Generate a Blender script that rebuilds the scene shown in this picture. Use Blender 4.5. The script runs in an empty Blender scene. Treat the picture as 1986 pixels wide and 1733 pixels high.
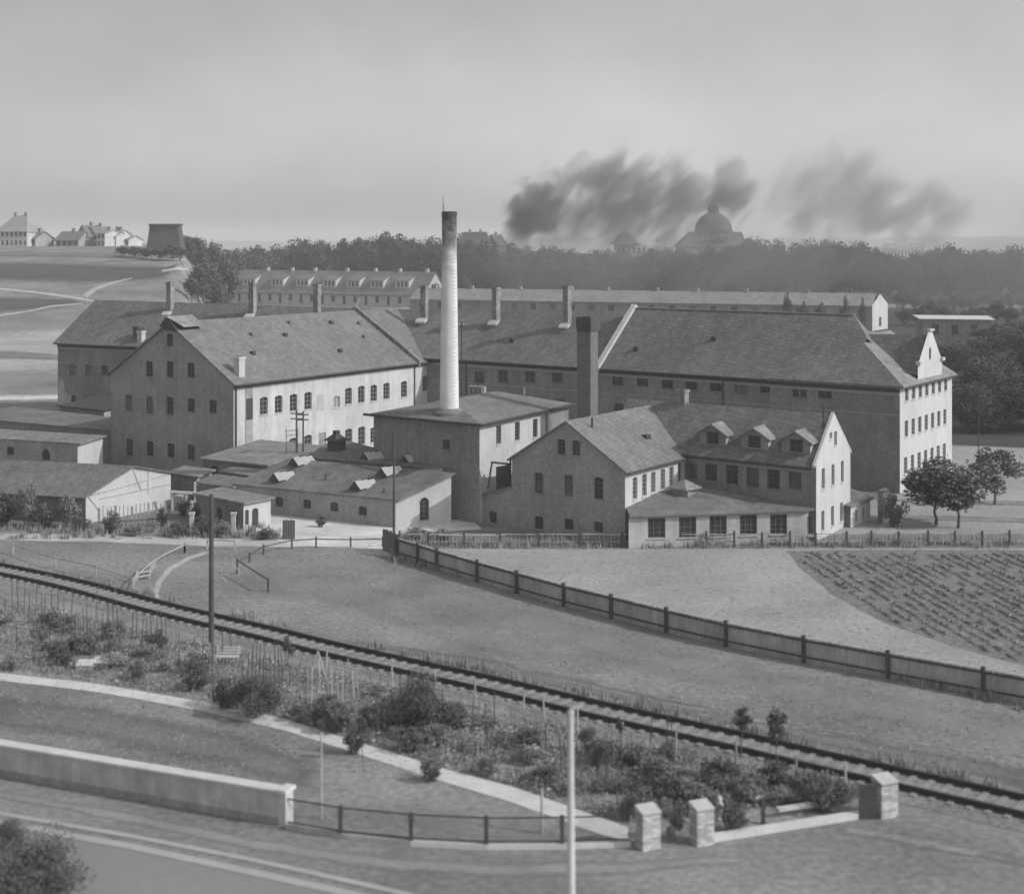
import bpy, math, random
from mathutils import Vector
V = Vector
random.seed(7)
scn = bpy.context.scene
COL = scn.collection
R = math.radians

# ------------------------------------------------------------------ camera
F, CH, CX, HY = 2950.0, 24.0, 993.0, 470.0          # focal length in photo pixels, eye height, horizon
cam = bpy.data.cameras.new('camera')
camo = bpy.data.objects.new('camera', cam); COL.objects.link(camo)
camo.location = (0, 0, CH); camo.rotation_euler = (R(90), 0, 0)
cam.sensor_width = 36.0; cam.lens = 36.0 * F / 1986.0
cam.shift_y = -(866.5 - HY) / 1986.0
cam.clip_start = 1.0; cam.clip_end = 20000.0
cam.dof.use_dof = True; cam.dof.focus_distance = 190.0; cam.dof.aperture_fstop = 0.30
scn.camera = camo
# ------------------------------------------------------------------ world, sun, exposure
SUN_AZ_VEC = V((1.0, -0.32, 0)).normalized(); SUN_EL = R(33)
w = bpy.data.worlds.new('World'); scn.world = w; w.use_nodes = True
nt = w.node_tree; nt.nodes.clear()
out = nt.nodes.new('ShaderNodeOutputWorld'); bg = nt.nodes.new('ShaderNodeBackground')
sky = nt.nodes.new('ShaderNodeTexSky'); sky.sky_type = 'NISHITA'; sky.sun_disc = False
sky.sun_elevation = SUN_EL
sky.sun_rotation = math.atan2(SUN_AZ_VEC.x, SUN_AZ_VEC.y)
sky.dust_density = 3.0; sky.air_density = 1.2; sky.ozone_density = 1.0
bw = nt.nodes.new('ShaderNodeRGBToBW')
gam = nt.nodes.new('ShaderNodeGamma'); gam.inputs['Gamma'].default_value = 0.5
tc = nt.nodes.new('ShaderNodeTexCoord'); mp = nt.nodes.new('ShaderNodeMapping')
mp.inputs['Scale'].default_value = (1.6, 1.6, 3.0); mp.inputs['Rotation'].default_value = (.35, .3, .2)
nz = nt.nodes.new('ShaderNodeTexNoise'); nz.inputs['Scale'].default_value = 2.3; nz.inputs['Detail'].default_value = 7; nz.inputs['Roughness'].default_value = 0.55
rmp = nt.nodes.new('ShaderNodeMapRange'); rmp.inputs['From Min'].default_value = 0.35; rmp.inputs['From Max'].default_value = 0.75
rmp.inputs['To Min'].default_value = 1.60; rmp.inputs['To Max'].default_value = 2.10
mul = nt.nodes.new('ShaderNodeMath'); mul.operation = 'MULTIPLY'
nt.links.new(sky.outputs[0], bw.inputs[0]); nt.links.new(bw.outputs[0], gam.inputs[0])
nt.links.new(tc.outputs['Generated'], mp.inputs[0]); nt.links.new(mp.outputs[0], nz.inputs[0]); nt.links.new(nz.outputs[0], rmp.inputs[0])
nt.links.new(gam.outputs[0], mul.inputs[0]); nt.links.new(rmp.outputs[0], mul.inputs[1])
spz = nt.nodes.new('ShaderNodeSeparateXYZ'); nt.links.new(tc.outputs['Generated'], spz.inputs[0])
hz_ = nt.nodes.new('ShaderNodeMapRange'); hz_.interpolation_type = 'SMOOTHSTEP'      # whiter air towards the horizon all round
hz_.inputs['From Min'].default_value = -.02; hz_.inputs['From Max'].default_value = .17; hz_.inputs['To Min'].default_value = 1.5; hz_.inputs['To Max'].default_value = .95
dt = nt.nodes.new('ShaderNodeVectorMath'); dt.operation = 'DOT_PRODUCT'; dt.inputs[1].default_value = SUN_AZ_VEC; nt.links.new(tc.outputs['Generated'], dt.inputs[0])
ss = nt.nodes.new('ShaderNodeMapRange'); ss.inputs['From Min'].default_value = -1; ss.inputs['From Max'].default_value = 1; ss.inputs['To Min'].default_value = .72; ss.inputs['To Max'].default_value = 1.50   # brighter on the sun's side
m2 = nt.nodes.new('ShaderNodeMath'); m2.operation = 'MULTIPLY'; m3 = nt.nodes.new('ShaderNodeMath'); m3.operation = 'MULTIPLY'
nt.links.new(spz.outputs['Z'], hz_.inputs[0]); nt.links.new(dt.outputs['Value'], ss.inputs[0])
nt.links.new(mul.outputs[0], m2.inputs[0]); nt.links.new(hz_.outputs[0], m2.inputs[1]); nt.links.new(m2.outputs[0], m3.inputs[0]); nt.links.new(ss.outputs[0], m3.inputs[1])
nt.links.new(m3.outputs[0], bg.inputs[0]); bg.inputs[1].default_value = 0.15
nt.links.new(bg.outputs[0], out.inputs[0])
sl = bpy.data.lights.new('sun', 'SUN'); sl.energy = 2.6; sl.angle = R(0.6); sl.color = (1, 1, 1)
so = bpy.data.objects.new('sun', sl); COL.objects.link(so); so.location = (200, -50, 150)
sd = V((SUN_AZ_VEC.x * math.cos(SUN_EL), SUN_AZ_VEC.y * math.cos(SUN_EL), math.sin(SUN_EL)))
so.rotation_euler = sd.to_track_quat('Z', 'Y').to_euler()
scn.view_settings.view_transform = 'Standard'; scn.view_settings.look = 'None'
scn.view_settings.exposure = 0.0; scn.view_settings.gamma = 1.0; scn.view_settings.use_curve_mapping = False
scn.cycles.volume_bounces = 2; scn.cycles.max_bounces = 5; scn.cycles.diffuse_bounces = 3
scn.cycles.transparent_max_bounces = 8; scn.cycles.volume_max_steps = 256; scn.cycles.volume_step_rate = 0.35
scn.render.filter_size = 1.9

# ------------------------------------------------------------------ picking points
def P(x, y, z=0.0):                      # photo pixel + height -> point in the place
    Y = (CH - z) * F / (y - HY); return V(((x - CX) / F * Y, Y, z))
def PD(x, y, Y):                         # photo pixel + distance -> point in the place
    return V(((x - CX) / F * Y, Y, CH - (y - HY) * Y / F))
def sm(a):
    a = max(0.0, min(1.0, a)); return a * a * (3 - 2 * a)
def terr(X, Y):                          # the rise of the ground: a hill on the left
    if Y < 200: return 0.0
    u = -X / Y
    return 22.6 * sm((Y - 205) / 330.0) * sm((u - 0.190) / 0.032)
def PT(x, y):                            # photo pixel -> point on the terrain
    Y = 60.0
    while Y < 3000:
        X = (x - CX) / F * Y
        if CH - (y - HY) * Y / F <= terr(X, Y): return V((X, Y, terr(X, Y)))
        Y += .5
    return P(x, y)

# ------------------------------------------------------------------ materials (all procedural greys: the place is seen in black and white)
MATS = {}
def mat(name, g, amp=0.15, scale=0.5, amp2=0.1, scale2=6.0, rough=0.9, bump=0.0, bscale=8.0, stretch=(1, 1, 1), wave=None, spec=0.2, streak=0.0, seam=None):
    m = bpy.data.materials.new(name); m.use_nodes = True
    n = m.node_tree; b = n.nodes['Principled BSDF']; L = n.links
    b.inputs['Roughness'].default_value = rough; b.inputs['Specular IOR Level'].default_value = spec
    geo = n.nodes.new('ShaderNodeNewGeometry'); mapn = n.nodes.new('ShaderNodeMapping'); mapn.inputs['Scale'].default_value = stretch
    L.new(geo.outputs['Position'], mapn.inputs[0])
    def noise(sc, det=5):
        t = n.nodes.new('ShaderNodeTexNoise'); t.inputs['Scale'].default_value = sc; t.inputs['Detail'].default_value = det
        t.inputs['Roughness'].default_value = 0.6
        L.new(mapn.outputs[0], t.inputs[0]); return t.outputs[0]
    def mr(sock, lo, hi, a=0.3, c=0.7):
        q = n.nodes.new('ShaderNodeMapRange'); q.inputs['From Min'].default_value = a; q.inputs['From Max'].default_value = c
        q.inputs['To Min'].default_value = lo; q.inputs['To Max'].default_value = hi; L.new(sock, q.inputs[0]); return q.outputs[0]
    def mult(a, c):
        q = n.nodes.new('ShaderNodeMath'); q.operation = 'MULTIPLY'; L.new(a, q.inputs[0]); L.new(c, q.inputs[1]); return q.outputs[0]
    v = mult(mr(noise(scale), g * (1 - amp), g * (1 + amp)), mr(noise(scale2), 1 - amp2, 1 + amp2))
    if wave:                              # courses / seams: (direction, scale, depth)
        wv = n.nodes.new('ShaderNodeTexWave'); wv.bands_direction = wave[0]; wv.inputs['Scale'].default_value = wave[1]
        wv.inputs['Distortion'].default_value = 0.6; wv.inputs['Detail'].default_value = 2
        L.new(geo.outputs['Position'], wv.inputs[0]); v = mult(v, mr(wv.outputs['Fac'], 1 - wave[2], 1, 0.0, 0.5))
    if streak > 0:                        # rain streaks and stains running down
        m5 = n.nodes.new('ShaderNodeMapping'); m5.inputs['Scale'].default_value = (1.6, 1.6, .14); L.new(geo.outputs['Position'], m5.inputs[0])
        t5 = n.nodes.new('ShaderNodeTexNoise'); t5.inputs['Scale'].default_value = .8; t5.inputs['Detail'].default_value = 5; t5.inputs['Roughness'].default_value = .7; L.new(m5.outputs[0], t5.inputs[0])
        v = mult(v, mr(t5.outputs[0], 1 - streak, 1 + streak * .5, .35, .62))
        t6 = n.nodes.new('ShaderNodeTexNoise'); t6.inputs['Scale'].default_value = .55; t6.inputs['Detail'].default_value = 8; t6.inputs['Roughness'].default_value = .75; L.new(geo.outputs['Position'], t6.inputs[0])
        v = mult(v, mr(t6.outputs[0], 1 - streak * .9, 1 + streak * .4, .38, .6))
    if seam:                              # tile courses
        v2 = n.nodes.new('ShaderNodeTexBrick'); v2.inputs['Scale'].default_value = 1.0; v2.inputs['Brick Width'].default_value = .36; v2.inputs['Row Height'].default_value = .24; v2.inputs['Mortar Size'].default_value = .03
        v2.inputs['Color1'].default_value = (1, 1, 1, 1); v2.inputs['Color2'].default_value = (.80, .80, .80, 1); v2.inputs['Mortar'].default_value = (.72, .72, .72, 1)
        m6 = n.nodes.new('ShaderNodeMapping'); m6.inputs['Rotation'].default_value = seam; L.new(geo.outputs['Position'], m6.inputs[0]); L.new(m6.outputs[0], v2.inputs[0])
        b6 = n.nodes.new('ShaderNodeRGBToBW'); L.new(v2.outputs[0], b6.inputs[0]); v = mult(v, b6.outputs[0])
    cmb = n.nodes.new('ShaderNodeCombineColor')
    for k in range(3): L.new(v, cmb.inputs[k])
    L.new(cmb.outputs[0], b.inputs['Base Color'])
    if bump > 0:
        bp = n.nodes.new('ShaderNodeBump'); bp.inputs['Distance'].default_value = bump; bp.inputs['Strength'].default_value = 1.0
        L.new(noise(bscale, 4), bp.inputs['Height']); L.new(bp.outputs[0], b.inputs['Normal'])
    MATS[name] = m; return m
M = dict(
    meadow=mat('meadow_grass', .235, .30, .10, .30, 2.6, bump=.03, bscale=9),
    darkgrass=mat('dark_grass', .19, .18, .12, .2, 3.0, bump=.03, bscale=9),
    hill=mat('hill_grass', .11, .25, .02, .15, .25, bump=.2, bscale=1.5, stretch=(.5, 1.4, 1)),
    dry=mat('dry_stubble', .34, .18, .13, .22, 2.6, bump=.03, bscale=9),
    plough=mat('tilled_soil', .20, .15, .2, .3, 2.0, bump=.06, bscale=7),
    path=mat('sandy_path', .48, .15, .3, .1, 3, bump=.03),
    yard=mat('sandy_yard', .64, .22, .25, .1, 2, bump=.03),
    cinder=mat('cinder_path', .30, .18, .25, .15, 3, bump=.03),
    concrete=mat('pale_concrete', .62, .08, .6, .06, 6, bump=.01, streak=0.08),
    worn=mat('worn_grass', .32, .18, .2, .16, 2.5, bump=.03),
    roadm=mat('road_dust', .25, .10, .1, .05, 2, bump=.01),
    roadpale=mat('road_edge', .40, .10, .15, .06, 2, bump=.01),
    ballast=mat('ballast', .26, .15, .4, .35, 5, bump=.08, bscale=9),
    soil=mat('garden_soil', .27, .3, .35, .3, 3, bump=.05, bscale=6),
    rail=mat('rusty_rail', .05, .2, 1, .1, 9, rough=.6),
    sleeper=mat('weathered_sleeper', .27, .2, 2, .2, 12),
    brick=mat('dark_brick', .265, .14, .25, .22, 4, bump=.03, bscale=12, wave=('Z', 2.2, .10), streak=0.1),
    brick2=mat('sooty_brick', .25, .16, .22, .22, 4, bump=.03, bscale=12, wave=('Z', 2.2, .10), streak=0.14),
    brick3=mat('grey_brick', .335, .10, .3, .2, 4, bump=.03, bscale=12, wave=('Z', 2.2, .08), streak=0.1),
    brickpost=mat('pale_brick', .50, .10, 3, .08, 14, bump=.01, bscale=30),
    mortar=mat('mortar', .17, .1, 3, .1, 12),
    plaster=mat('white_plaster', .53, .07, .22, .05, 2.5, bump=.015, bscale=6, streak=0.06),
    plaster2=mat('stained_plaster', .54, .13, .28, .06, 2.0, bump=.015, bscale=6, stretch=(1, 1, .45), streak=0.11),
    plgrey=mat('grey_plaster', .43, .14, .35, .08, 3, bump=.015, streak=0.16),
    stain=mat('soot_stained_plaster', .36, .2, .5, .08, 3, bump=.015, streak=0.2),
    tile=mat('dark_roof_tile', .215, .12, .12, .14, 1.6, bump=.04, bscale=7, streak=0.16, seam=(0.6, 0, 0.66)),
    slate=mat('roof_slate', .235, .12, .10, .12, 1.8, bump=.03, bscale=7, streak=0.14, seam=(0.6, 0, -1.03)),
    felt=mat('roofing_felt', .20, .14, .25, .10, 2, bump=.02, streak=0.2),
    felt2=mat('pale_roofing_felt', .26, .12, .25, .10, 2, bump=.02, streak=0.2),
    gutter=mat('dark_gutter', .07, .1, .5, .1, 4),
    cornice=mat('stone_cornice', .30, .1, .3, .1, 3),
    glass=mat('dark_window_glass', .035, .3, .4, .2, 2, rough=.25, spec=.5),
    glass2=mat('window_glass_grey', .09, .3, .6, .2, 2, rough=.2, spec=.5), glass3=mat('window_glass_curtained', .16, .4, 1.2, .2, 3, rough=.3, spec=.5),
    greyglass=mat('pale_skylight_glass', .42, .12, 1.5, .1, 5, rough=.35, spec=.5),
    frame=mat('grey_window_frame', .30, .1, 1, .05, 6),
    frame2=mat('dark_window_frame', .14, .1, 1, .05, 6),
    door=mat('dark_door_wood', .07, .15, 1, .1, 5),
    stack=mat('pale_chimney_brick', .56, .10, .3, .06, 2, bump=.02, wave=('Z', 1.6, .10), streak=0.1),
    soot=mat('sooted_brick', .09, .3, .5, .2, 3, bump=.02),
    midbrick=mat('worn_chimney_brick', .27, .30, .9, .15, 2.5, bump=.02, wave=('Z', 2.0, .10), streak=0.25),
    wood=mat('dark_fence_wood', .40, .25, .6, .2, 5, stretch=(1, 1, .3)),
    wood2=mat('tarred_wood', .085, .2, 1, .15, 6),
    palewood=mat('pale_wood', .55, .15, 1, .1, 6),
    metal=mat('iron', .05, .1, 1, .1, 6, rough=.5),
    leaf=mat('leaves', .20, .35, .7, .3, 4, rough=.8),
    leaf2=mat('dark_leaves', .12, .3, .7, .3, 4, rough=.8),
    leaf3=mat('pale_leaves', .27, .3, .8, .3, 4, rough=.8),
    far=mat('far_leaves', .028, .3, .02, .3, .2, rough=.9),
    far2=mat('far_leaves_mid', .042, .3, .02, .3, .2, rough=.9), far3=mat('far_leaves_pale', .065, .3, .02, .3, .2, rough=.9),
    darkstack=mat('sooty_stack_brick', .17, .15, .5, .2, 3, bump=.02, wave=('Z', 2.0, .10)),
    palefield=mat('bleached_field', .44, .16, .05, .15, .6, bump=.05, stretch=(.4, 1.6, 1)),
    tarboard=mat('tarred_boards', .09, .2, .2, .15, 2),
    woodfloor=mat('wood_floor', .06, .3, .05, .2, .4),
    coursed=mat('rendered_wall', .50, .12, .25, .1, 2, bump=.02, streak=0.15),
    bark=mat('bark', .10, .2, 1, .2, 6),
    bloom=mat('pale_blossom', .55, .2, 2, .1, 7),
    conc_pole=mat('concrete_pole', .60, .1, .8, .08, 6, bump=.01),
    verdigris=mat('dome_copper', .11, .12, .2, .1, 1),
    farwall=mat('far_wall', .50, .12, .15, .1, 1),
    fargrey=mat('far_grey_wall', .30, .15, .15, .1, 1),
    hills=mat('distant_woodland', .10, .2, .004, .15, .03),
)

def sooty(base, dark, z0, z1):           # pale brick shaft with soot that thickens towards its mouth
    m = mat('sooted_shaft', base, .10, .3, .06, 2, bump=.02, wave=('Z', 1.6, .07)); n = m.node_tree; L = n.links; b = n.nodes['Principled BSDF']
    src = b.inputs['Base Color'].links[0].from_socket; g = n.nodes.new('ShaderNodeNewGeometry'); sp = n.nodes.new('ShaderNodeSeparateXYZ'); L.new(g.outputs['Position'], sp.inputs[0])
    nz_ = n.nodes.new('ShaderNodeTexNoise'); nz_.inputs['Scale'].default_value = 1.1; nz_.inputs['Detail'].default_value = 6; L.new(g.outputs['Position'], nz_.inputs[0])
    ma = n.nodes.new('ShaderNodeMath'); ma.operation = 'MULTIPLY_ADD'; L.new(nz_.outputs[0], ma.inputs[0]); ma.inputs[1].default_value = 7.0; L.new(sp.outputs['Z'], ma.inputs[2])
    q = n.nodes.new('ShaderNodeMapRange'); q.inputs['From Min'].default_value = z0 + 3.5; q.inputs['From Max'].default_value = z1 + 3.5; L.new(ma.outputs[0], q.inputs[0])
    mx = n.nodes.new('ShaderNodeMix'); mx.data_type = 'RGBA'; L.new(q.outputs[0], mx.inputs[0]); L.new(src, mx.inputs[6]); mx.inputs[7].default_value = (dark, dark, dark, 1); L.new(mx.outputs[2], b.inputs['Base Color'])
    return m
M['stackshaft'] = sooty(.70, .09, 20.5, 26.0)
# ------------------------------------------------------------------ mesh builder
class MB:
    def __init__(s): s.v = []; s.f = []
    def poly(s, pts):
        k = len(s.v); s.v += [V(p) for p in pts]; s.f.append(list(range(k, k + len(pts))))
    def hexa(s, p):                       # eight corners: bottom 0-3, top 4-7
        k = len(s.v); s.v += [V(q) for q in p]
        for f in ((3, 2, 1, 0), (4, 5, 6, 7), (0, 1, 5, 4), (1, 2, 6, 5), (2, 3, 7, 6), (3, 0, 4, 7)): s.f.append([k + i for i in f])
    def box(s, c, u, v, a, b, z0, z1):    # c: centre (xy), u/v unit xy axes, a/b full sizes
        c, u, v = V((c[0], c[1], 0)), V((u[0], u[1], 0)), V((v[0], v[1], 0)); q = []
        for z in (z0, z1):
            for i, j in ((-1, -1), (1, -1), (1, 1), (-1, 1)): q.append(c + u * (i * a / 2) + v * (j * b / 2) + V((0, 0, z)))
        s.hexa(q)
    def beam(s, p, q, a, b, up=V((0, 0, 1))):   # straight bar from p to q; a across, b along "up"
        p, q = V(p), V(q); d = (q - p).normalized()
        if abs(d.dot(up)) > .98: up = V((0, 1, 0))
        x = d.cross(up).normalized() * (a / 2); y = x.cross(d).normalized() * (b / 2)
        s.hexa([p - x - y, p + x - y, q + x - y, q - x - y, p - x + y, p + x + y, q + x + y, q - x + y])
    def tube(s, p, q, r0, r1, n=10, caps=True):
        p, q = V(p), V(q); d = (q - p).normalized(); a = V((1, 0, 0)) if abs(d.x) < .9 else V((0, 1, 0))
        x = d.cross(a).normalized(); y = d.cross(x); k = len(s.v)
        for c, r in ((p, r0), (q, r1)):
            for i in range(n): t = 2 * math.pi * i / n; s.v.append(c + x * (r * math.cos(t)) + y * (r * math.sin(t)))
        for i in range(n): j = (i + 1) % n; s.f.append([k + i, k + n + i, k + n + j, k + j])
        if caps: s.f.append([k + i for i in range(n)]); s.f.append([k + n + i for i in reversed(range(n))])
    def lathe(s, c, prof, n=24):          # prof: (radius, z)
        k = len(s.v)
        for r, z in prof:
            for i in range(n): t = 2 * math.pi * i / n; s.v.append(V((c[0] + r * math.cos(t), c[1] + r * math.sin(t), z)))
        for m_ in range(len(prof) - 1):
            for i in range(n):
                j = (i + 1) % n; s.f.append([k + m_ * n + i, k + m_ * n + j, k + (m_ + 1) * n + j, k + (m_ + 1) * n + i])
        s.f.append([k + (len(prof) - 1) * n + i for i in range(n)])
    def slab(s, polys, th):               # a shell of joined polygons with thickness below it
        key = {}; pts = []; fs = []
        for pl in polys:
            f = []
            for p in pl:
                q = (round(p[0], 3), round(p[1], 3), round(p[2], 3))
                if q not in key: key[q] = len(pts); pts.append(V(p))
                f.append(key[q])
            fs.append(f)
        k = len(s.v); n = len(pts); s.v += pts + [p - V((0, 0, th)) for p in pts]; ed = {}
        for f in fs:
            s.f.append([k + i for i in f]); s.f.append([k + n + i for i in reversed(f)])
            for a, b in zip(f, f[1:] + f[:1]): ed[(a, b)] = 1
        for a, b in ed:
            if (b, a) not in ed: s.f.append([k + b, k + a, k + n + a, k + n + b])
    def mesh(s, name, m, base=V((0, 0, 0)), smooth=False):
        me = bpy.data.meshes.new(name); me.from_pydata([tuple(p - base) for p in s.v], [], s.f)
        me.materials.append(m)
        if smooth: me.polygons.foreach_set('use_smooth', [True] * len(me.polygons))
        me.update(); return me

def tag(o, label=None, cat=None, group=None, kind=None):
    if label: o['label'] = label
    if cat: o['category'] = cat
    if group: o['group'] = group
    if kind: o['kind'] = kind
    return o
def link(name, me, parent=None, loc=None):
    o = bpy.data.objects.new(name, me); COL.objects.link(o)
    if parent: o.parent = parent
    if loc is not None: o.location = loc
    return o
def struct(name, mb, m, kind='structure', smooth=False):
    return tag(link(name, mb.mesh(name, m, smooth=smooth)), kind=kind)
class Thing:
    def __init__(s, name, label, cat, base, group=None, rz=0.0):
        s.base = V(base); s.o = link(name, None, None, s.base); s.o.empty_display_size = 1
        tag(s.o, label, cat, group)
    def part(s, name, mb, m, parent=None, label=None, kind=None, smooth=False):
        o = link(name, mb.mesh(name, m, s.base, smooth), parent or s.o)
        return tag(o, label, kind=kind)
def solo(name, mb, m, label, cat, base, group=None, smooth=False, kind=None):
    base = V(base); o = link(name, mb.mesh(name, m, base, smooth), None, base)
    return tag(o, label, cat, group, kind)
def copy_tree(o, loc, label=None, rz=None, sc=None, group=None):
    def cp(a, par):
        c = a.copy(); COL.objects.link(c); c.parent = par
        for ch in kids.get(a, ()): cp(ch, c)
        return c
    kids = {}
    def walk(a):
        kids[a] = [b for b in a.children]
        for b in kids[a]: walk(b)
    walk(o); r = cp(o, None); r.location = loc
    if label: r['label'] = label
    if rz is not None: r.rotation_euler = (0, 0, rz)
    if sc is not None: r.scale = sc
    if group: r['group'] = group
    return r

# ------------------------------------------------------------------ walls with openings, windows
def clip(poly, conv):                    # keep the part of poly inside a convex counter-clockwise outline
    res = poly
    for a, b in zip(conv, conv[1:] + conv[:1]):
        src = res; res = []
        def side(p): return (b[0] - a[0]) * (p[1] - a[1]) - (b[1] - a[1]) * (p[0] - a[0])
        for p, q in zip(src, src[1:] + src[:1]):
            sp, sq = side(p), side(q)
            if sp >= -1e-9: res.append(p)
            if (sp > 1e-9 and sq < -1e-9) or (sp < -1e-9 and sq > 1e-9):
                t = sp / (sp - sq); res.append((p[0] + (q[0] - p[0]) * t, p[1] + (q[1] - p[1]) * t))
        if len(res) < 3: return []
    return res
class Wall:
    def __init__(s, T, A, B, outline, m, name='wall', depth=.16, label=None):
        s.T = T; s.A = V((A[0], A[1], 0)); s.B = V((B[0], B[1], 0)); s.L = (s.B - s.A).length
        s.u = (s.B - s.A) / s.L; s.n = V((s.u.y, -s.u.x, 0)); s.out = outline; s.m = m; s.ops = []; s.name = name; s.depth = depth; s.label = label
    def at(s, q, z, d=0.0): return s.A + s.u * q + s.n * d + V((0, 0, z))
    def hit(s, px):                       # along-wall distance seen at photo column px
        k = (px - CX) / F; return (k * s.A.y - s.A.x) / (s.u.x - k * s.u.y)
    def zz(s, px, py): Y = s.A.y + s.u.y * s.hit(px); return CH - (py - HY) * Y / F
    def op(s, px, y0, y1, wm, kind='window', arch=.12, **kw):
        q = s.hit(px); s.ops.append(dict(a=q - wm / 2, b=q + wm / 2, z0=s.zz(px, y1), z1=s.zz(px, y0), kind=kind, arch=arch, **kw))
    def opm(s, q, z0, z1, wm, kind='window', arch=.12, **kw):
        s.ops.append(dict(a=q - wm / 2, b=q + wm / 2, z0=z0, z1=z1, kind=kind, arch=arch, **kw))
    def box(s, mb, a, b, z0, z1, d0, d1):
        mb.hexa([s.at(a, z0, d1), s.at(b, z0, d1), s.at(b, z0, d0), s.at(a, z0, d0), s.at(a, z1, d1), s.at(b, z1, d1), s.at(b, z1, d0), s.at(a, z1, d0)])
    def done(s, th=.3):
        mb = MB(); S = {0.0, s.L}; Z = set()
        for p in s.out: S.add(p[0]); Z.add(p[1])
        for o in s.ops: S |= {o['a'], o['b']}; Z |= {o['z0'], o['z1']}
        S = sorted(S); Z = sorted(Z)
        for a, b in zip(S, S[1:]):
            if b - a < 1e-4: continue
            for c, d in zip(Z, Z[1:]):
                if d - c < 1e-4: continue
                mx, mz = (a + b) / 2, (c + d) / 2
                if any(o['a'] < mx < o['b'] and o['z0'] < mz < o['z1'] for o in s.ops): continue
                pl = clip([(a, c), (b, c), (b, d), (a, d)], s.out)
                if pl: mb.poly([s.at(x, z) for x, z in pl])
        D = -s.depth
        for o in s.ops:
            a, b, c, d = o['a'], o['b'], o['z0'], o['z1']
            for p, q in (((a, c), (b, c)), ((b, c), (b, d)), ((b, d), (a, d)), ((a, d), (a, c))):
                mb.poly([s.at(p[0], p[1]), s.at(p[0], p[1], D), s.at(q[0], q[1], D), s.at(q[0], q[1])])
            if o['arch'] > 0:             # a flat brick arch: the two upper corners filled flush
                ar = o['arch']; n = 5; mid = (a + b) / 2
                arc = [(a + (b - a) * i / (2 * n), d - ar * (1 - math.sin(math.pi * i / (2 * n)))) for i in range(2 * n + 1)]
                mb.poly([s.at(a, d)] + [s.at(x, z) for x, z in arc[:n + 1]])
                mb.poly([s.at(b, d)] + [s.at(x, z) for x, z in reversed(arc[n:])])
        w_ = s.T.part(s.name, mb, s.m, label=s.label)
        for o in s.ops:
            a, b, c, d = o['a'], o['b'], o['z0'], o['z1']; fr = MB(); fm = o.get('fm', M['frame2']); t = .07
            if o['kind'] == 'window':
                d0, d1 = D - .02, D + .05
                s.box(fr, a, b, c, c + t, d0, d1); s.box(fr, a, b, d - t, d, d0, d1)
                s.box(fr, a, a + t, c + t, d - t, d0, d1); s.box(fr, b - t, b, c + t, d - t, d0, d1)
                nv = o.get('nv', 1); nh = o.get('nh', 3)
                for i in range(nv):
                    x = a + (b - a) * (i + 1) / (nv + 1); s.box(fr, x - .025, x + .025, c + t, d - t, d0 + .01, d1 - .005)
                for i in range(nh):
                    z = c + (d - c) * (i + 1) / (nh + 1); s.box(fr, a + t, b - t, z - .02, z + .02, d0 + .012, d1 - .012)
                fo = s.T.part('window', fr, fm)
                pn = MB(); s.box(pn, a + .03, b - .03, c + .03, d - .03, D - .06, D - .022)
                s.T.part('pane', pn, o.get('gm', random.choice((M['glass'],) * 7 + (M['glass2'],) * 2 + (M['glass3'],))), fo)
                if o.get('sill', 1):
                    sb = MB(); s.box(sb, a - .08, b + .08, c - .09, c - .003, -.02, .09); s.T.part('sill', sb, o.get('sm', s.m), fo)
            else:
                s.box(fr, a, b, c, d, D - .06, D); dm = o.get('dm', M['door'])
                k = max(2, int((b - a) / .35))
                for i in range(k):
                    x0 = a + (b - a) * i / k; s.box(fr, x0 + .02, x0 + (b - a) / k - .02, c + .03, d - .03, D + .002, D + .03)
                s.T.part(o['kind'], fr, dm)
        return w_
def rect(L, z0, z1): return [(0, z0), (L, z0), (L, z1), (0, z1)]
def gab(L, z0, ze, zr, peak=.5, zl=None, zrr=None): return [(0, z0), (L, z0), (L, zrr or ze), (L * peak, zr), (0, zl or ze)]

class Frame2:                            # plan frame of a building: O front-left corner, u along the front, v away
    def __init__(s, O, u, v): s.O = V((O[0], O[1], 0)); s.u = V((u[0], u[1], 0)).normalized(); s.v = V((v[0], v[1], 0)).normalized()
    def __call__(s, a, b, z=0.0): return s.O + s.u * a + s.v * b + V((0, 0, z))
def roof_u(fr, L, D, ze, zr, oe=.45, og=.35, hl=0.0, hr=0.0):     # ridge along u
    k = (zr - ze) / (D / 2); z = ze - k * oe; h = D / 2
    a, b, c, d = fr(-og, -oe, z), fr(L + og, -oe, z), fr(L + og, D + oe, z), fr(-og, D + oe, z)
    r0, r1 = fr(-og + hl, h, zr), fr(L + og - hr, h, zr)
    ps = [[a, b, r1, r0], [c, d, r0, r1]]
    ps += [[d, a, r0]] if hl > 0 else []
    ps += [[b, c, r1]] if hr > 0 else []
    return ps
def roof_v(fr, L, D, ze, zr, oe=.45, og=.35, hf=0.0, hb=0.0):     # ridge along v
    k = (zr - ze) / (L / 2); z = ze - k * oe; h = L / 2
    a, b, c, d = fr(-oe, -og, z), fr(L + oe, -og, z), fr(L + oe, D + og, z), fr(-oe, D + og, z)
    r0, r1 = fr(h, -og + hf, zr), fr(h, D + og - hb, zr)
    ps = [[b, c, r1, r0], [d, a, r0, r1]]
    if hf > 0: ps += [[a, b, r0]]
    if hb > 0: ps += [[c, d, r1]]
    return ps
def add_roof(T, polys, m, th=.16, lift=.1, name='roof'):
    mb = MB(); mb.slab([[p + V((0, 0, lift)) for p in pl] for pl in polys], th); return T.part(name, mb, m)
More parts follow.
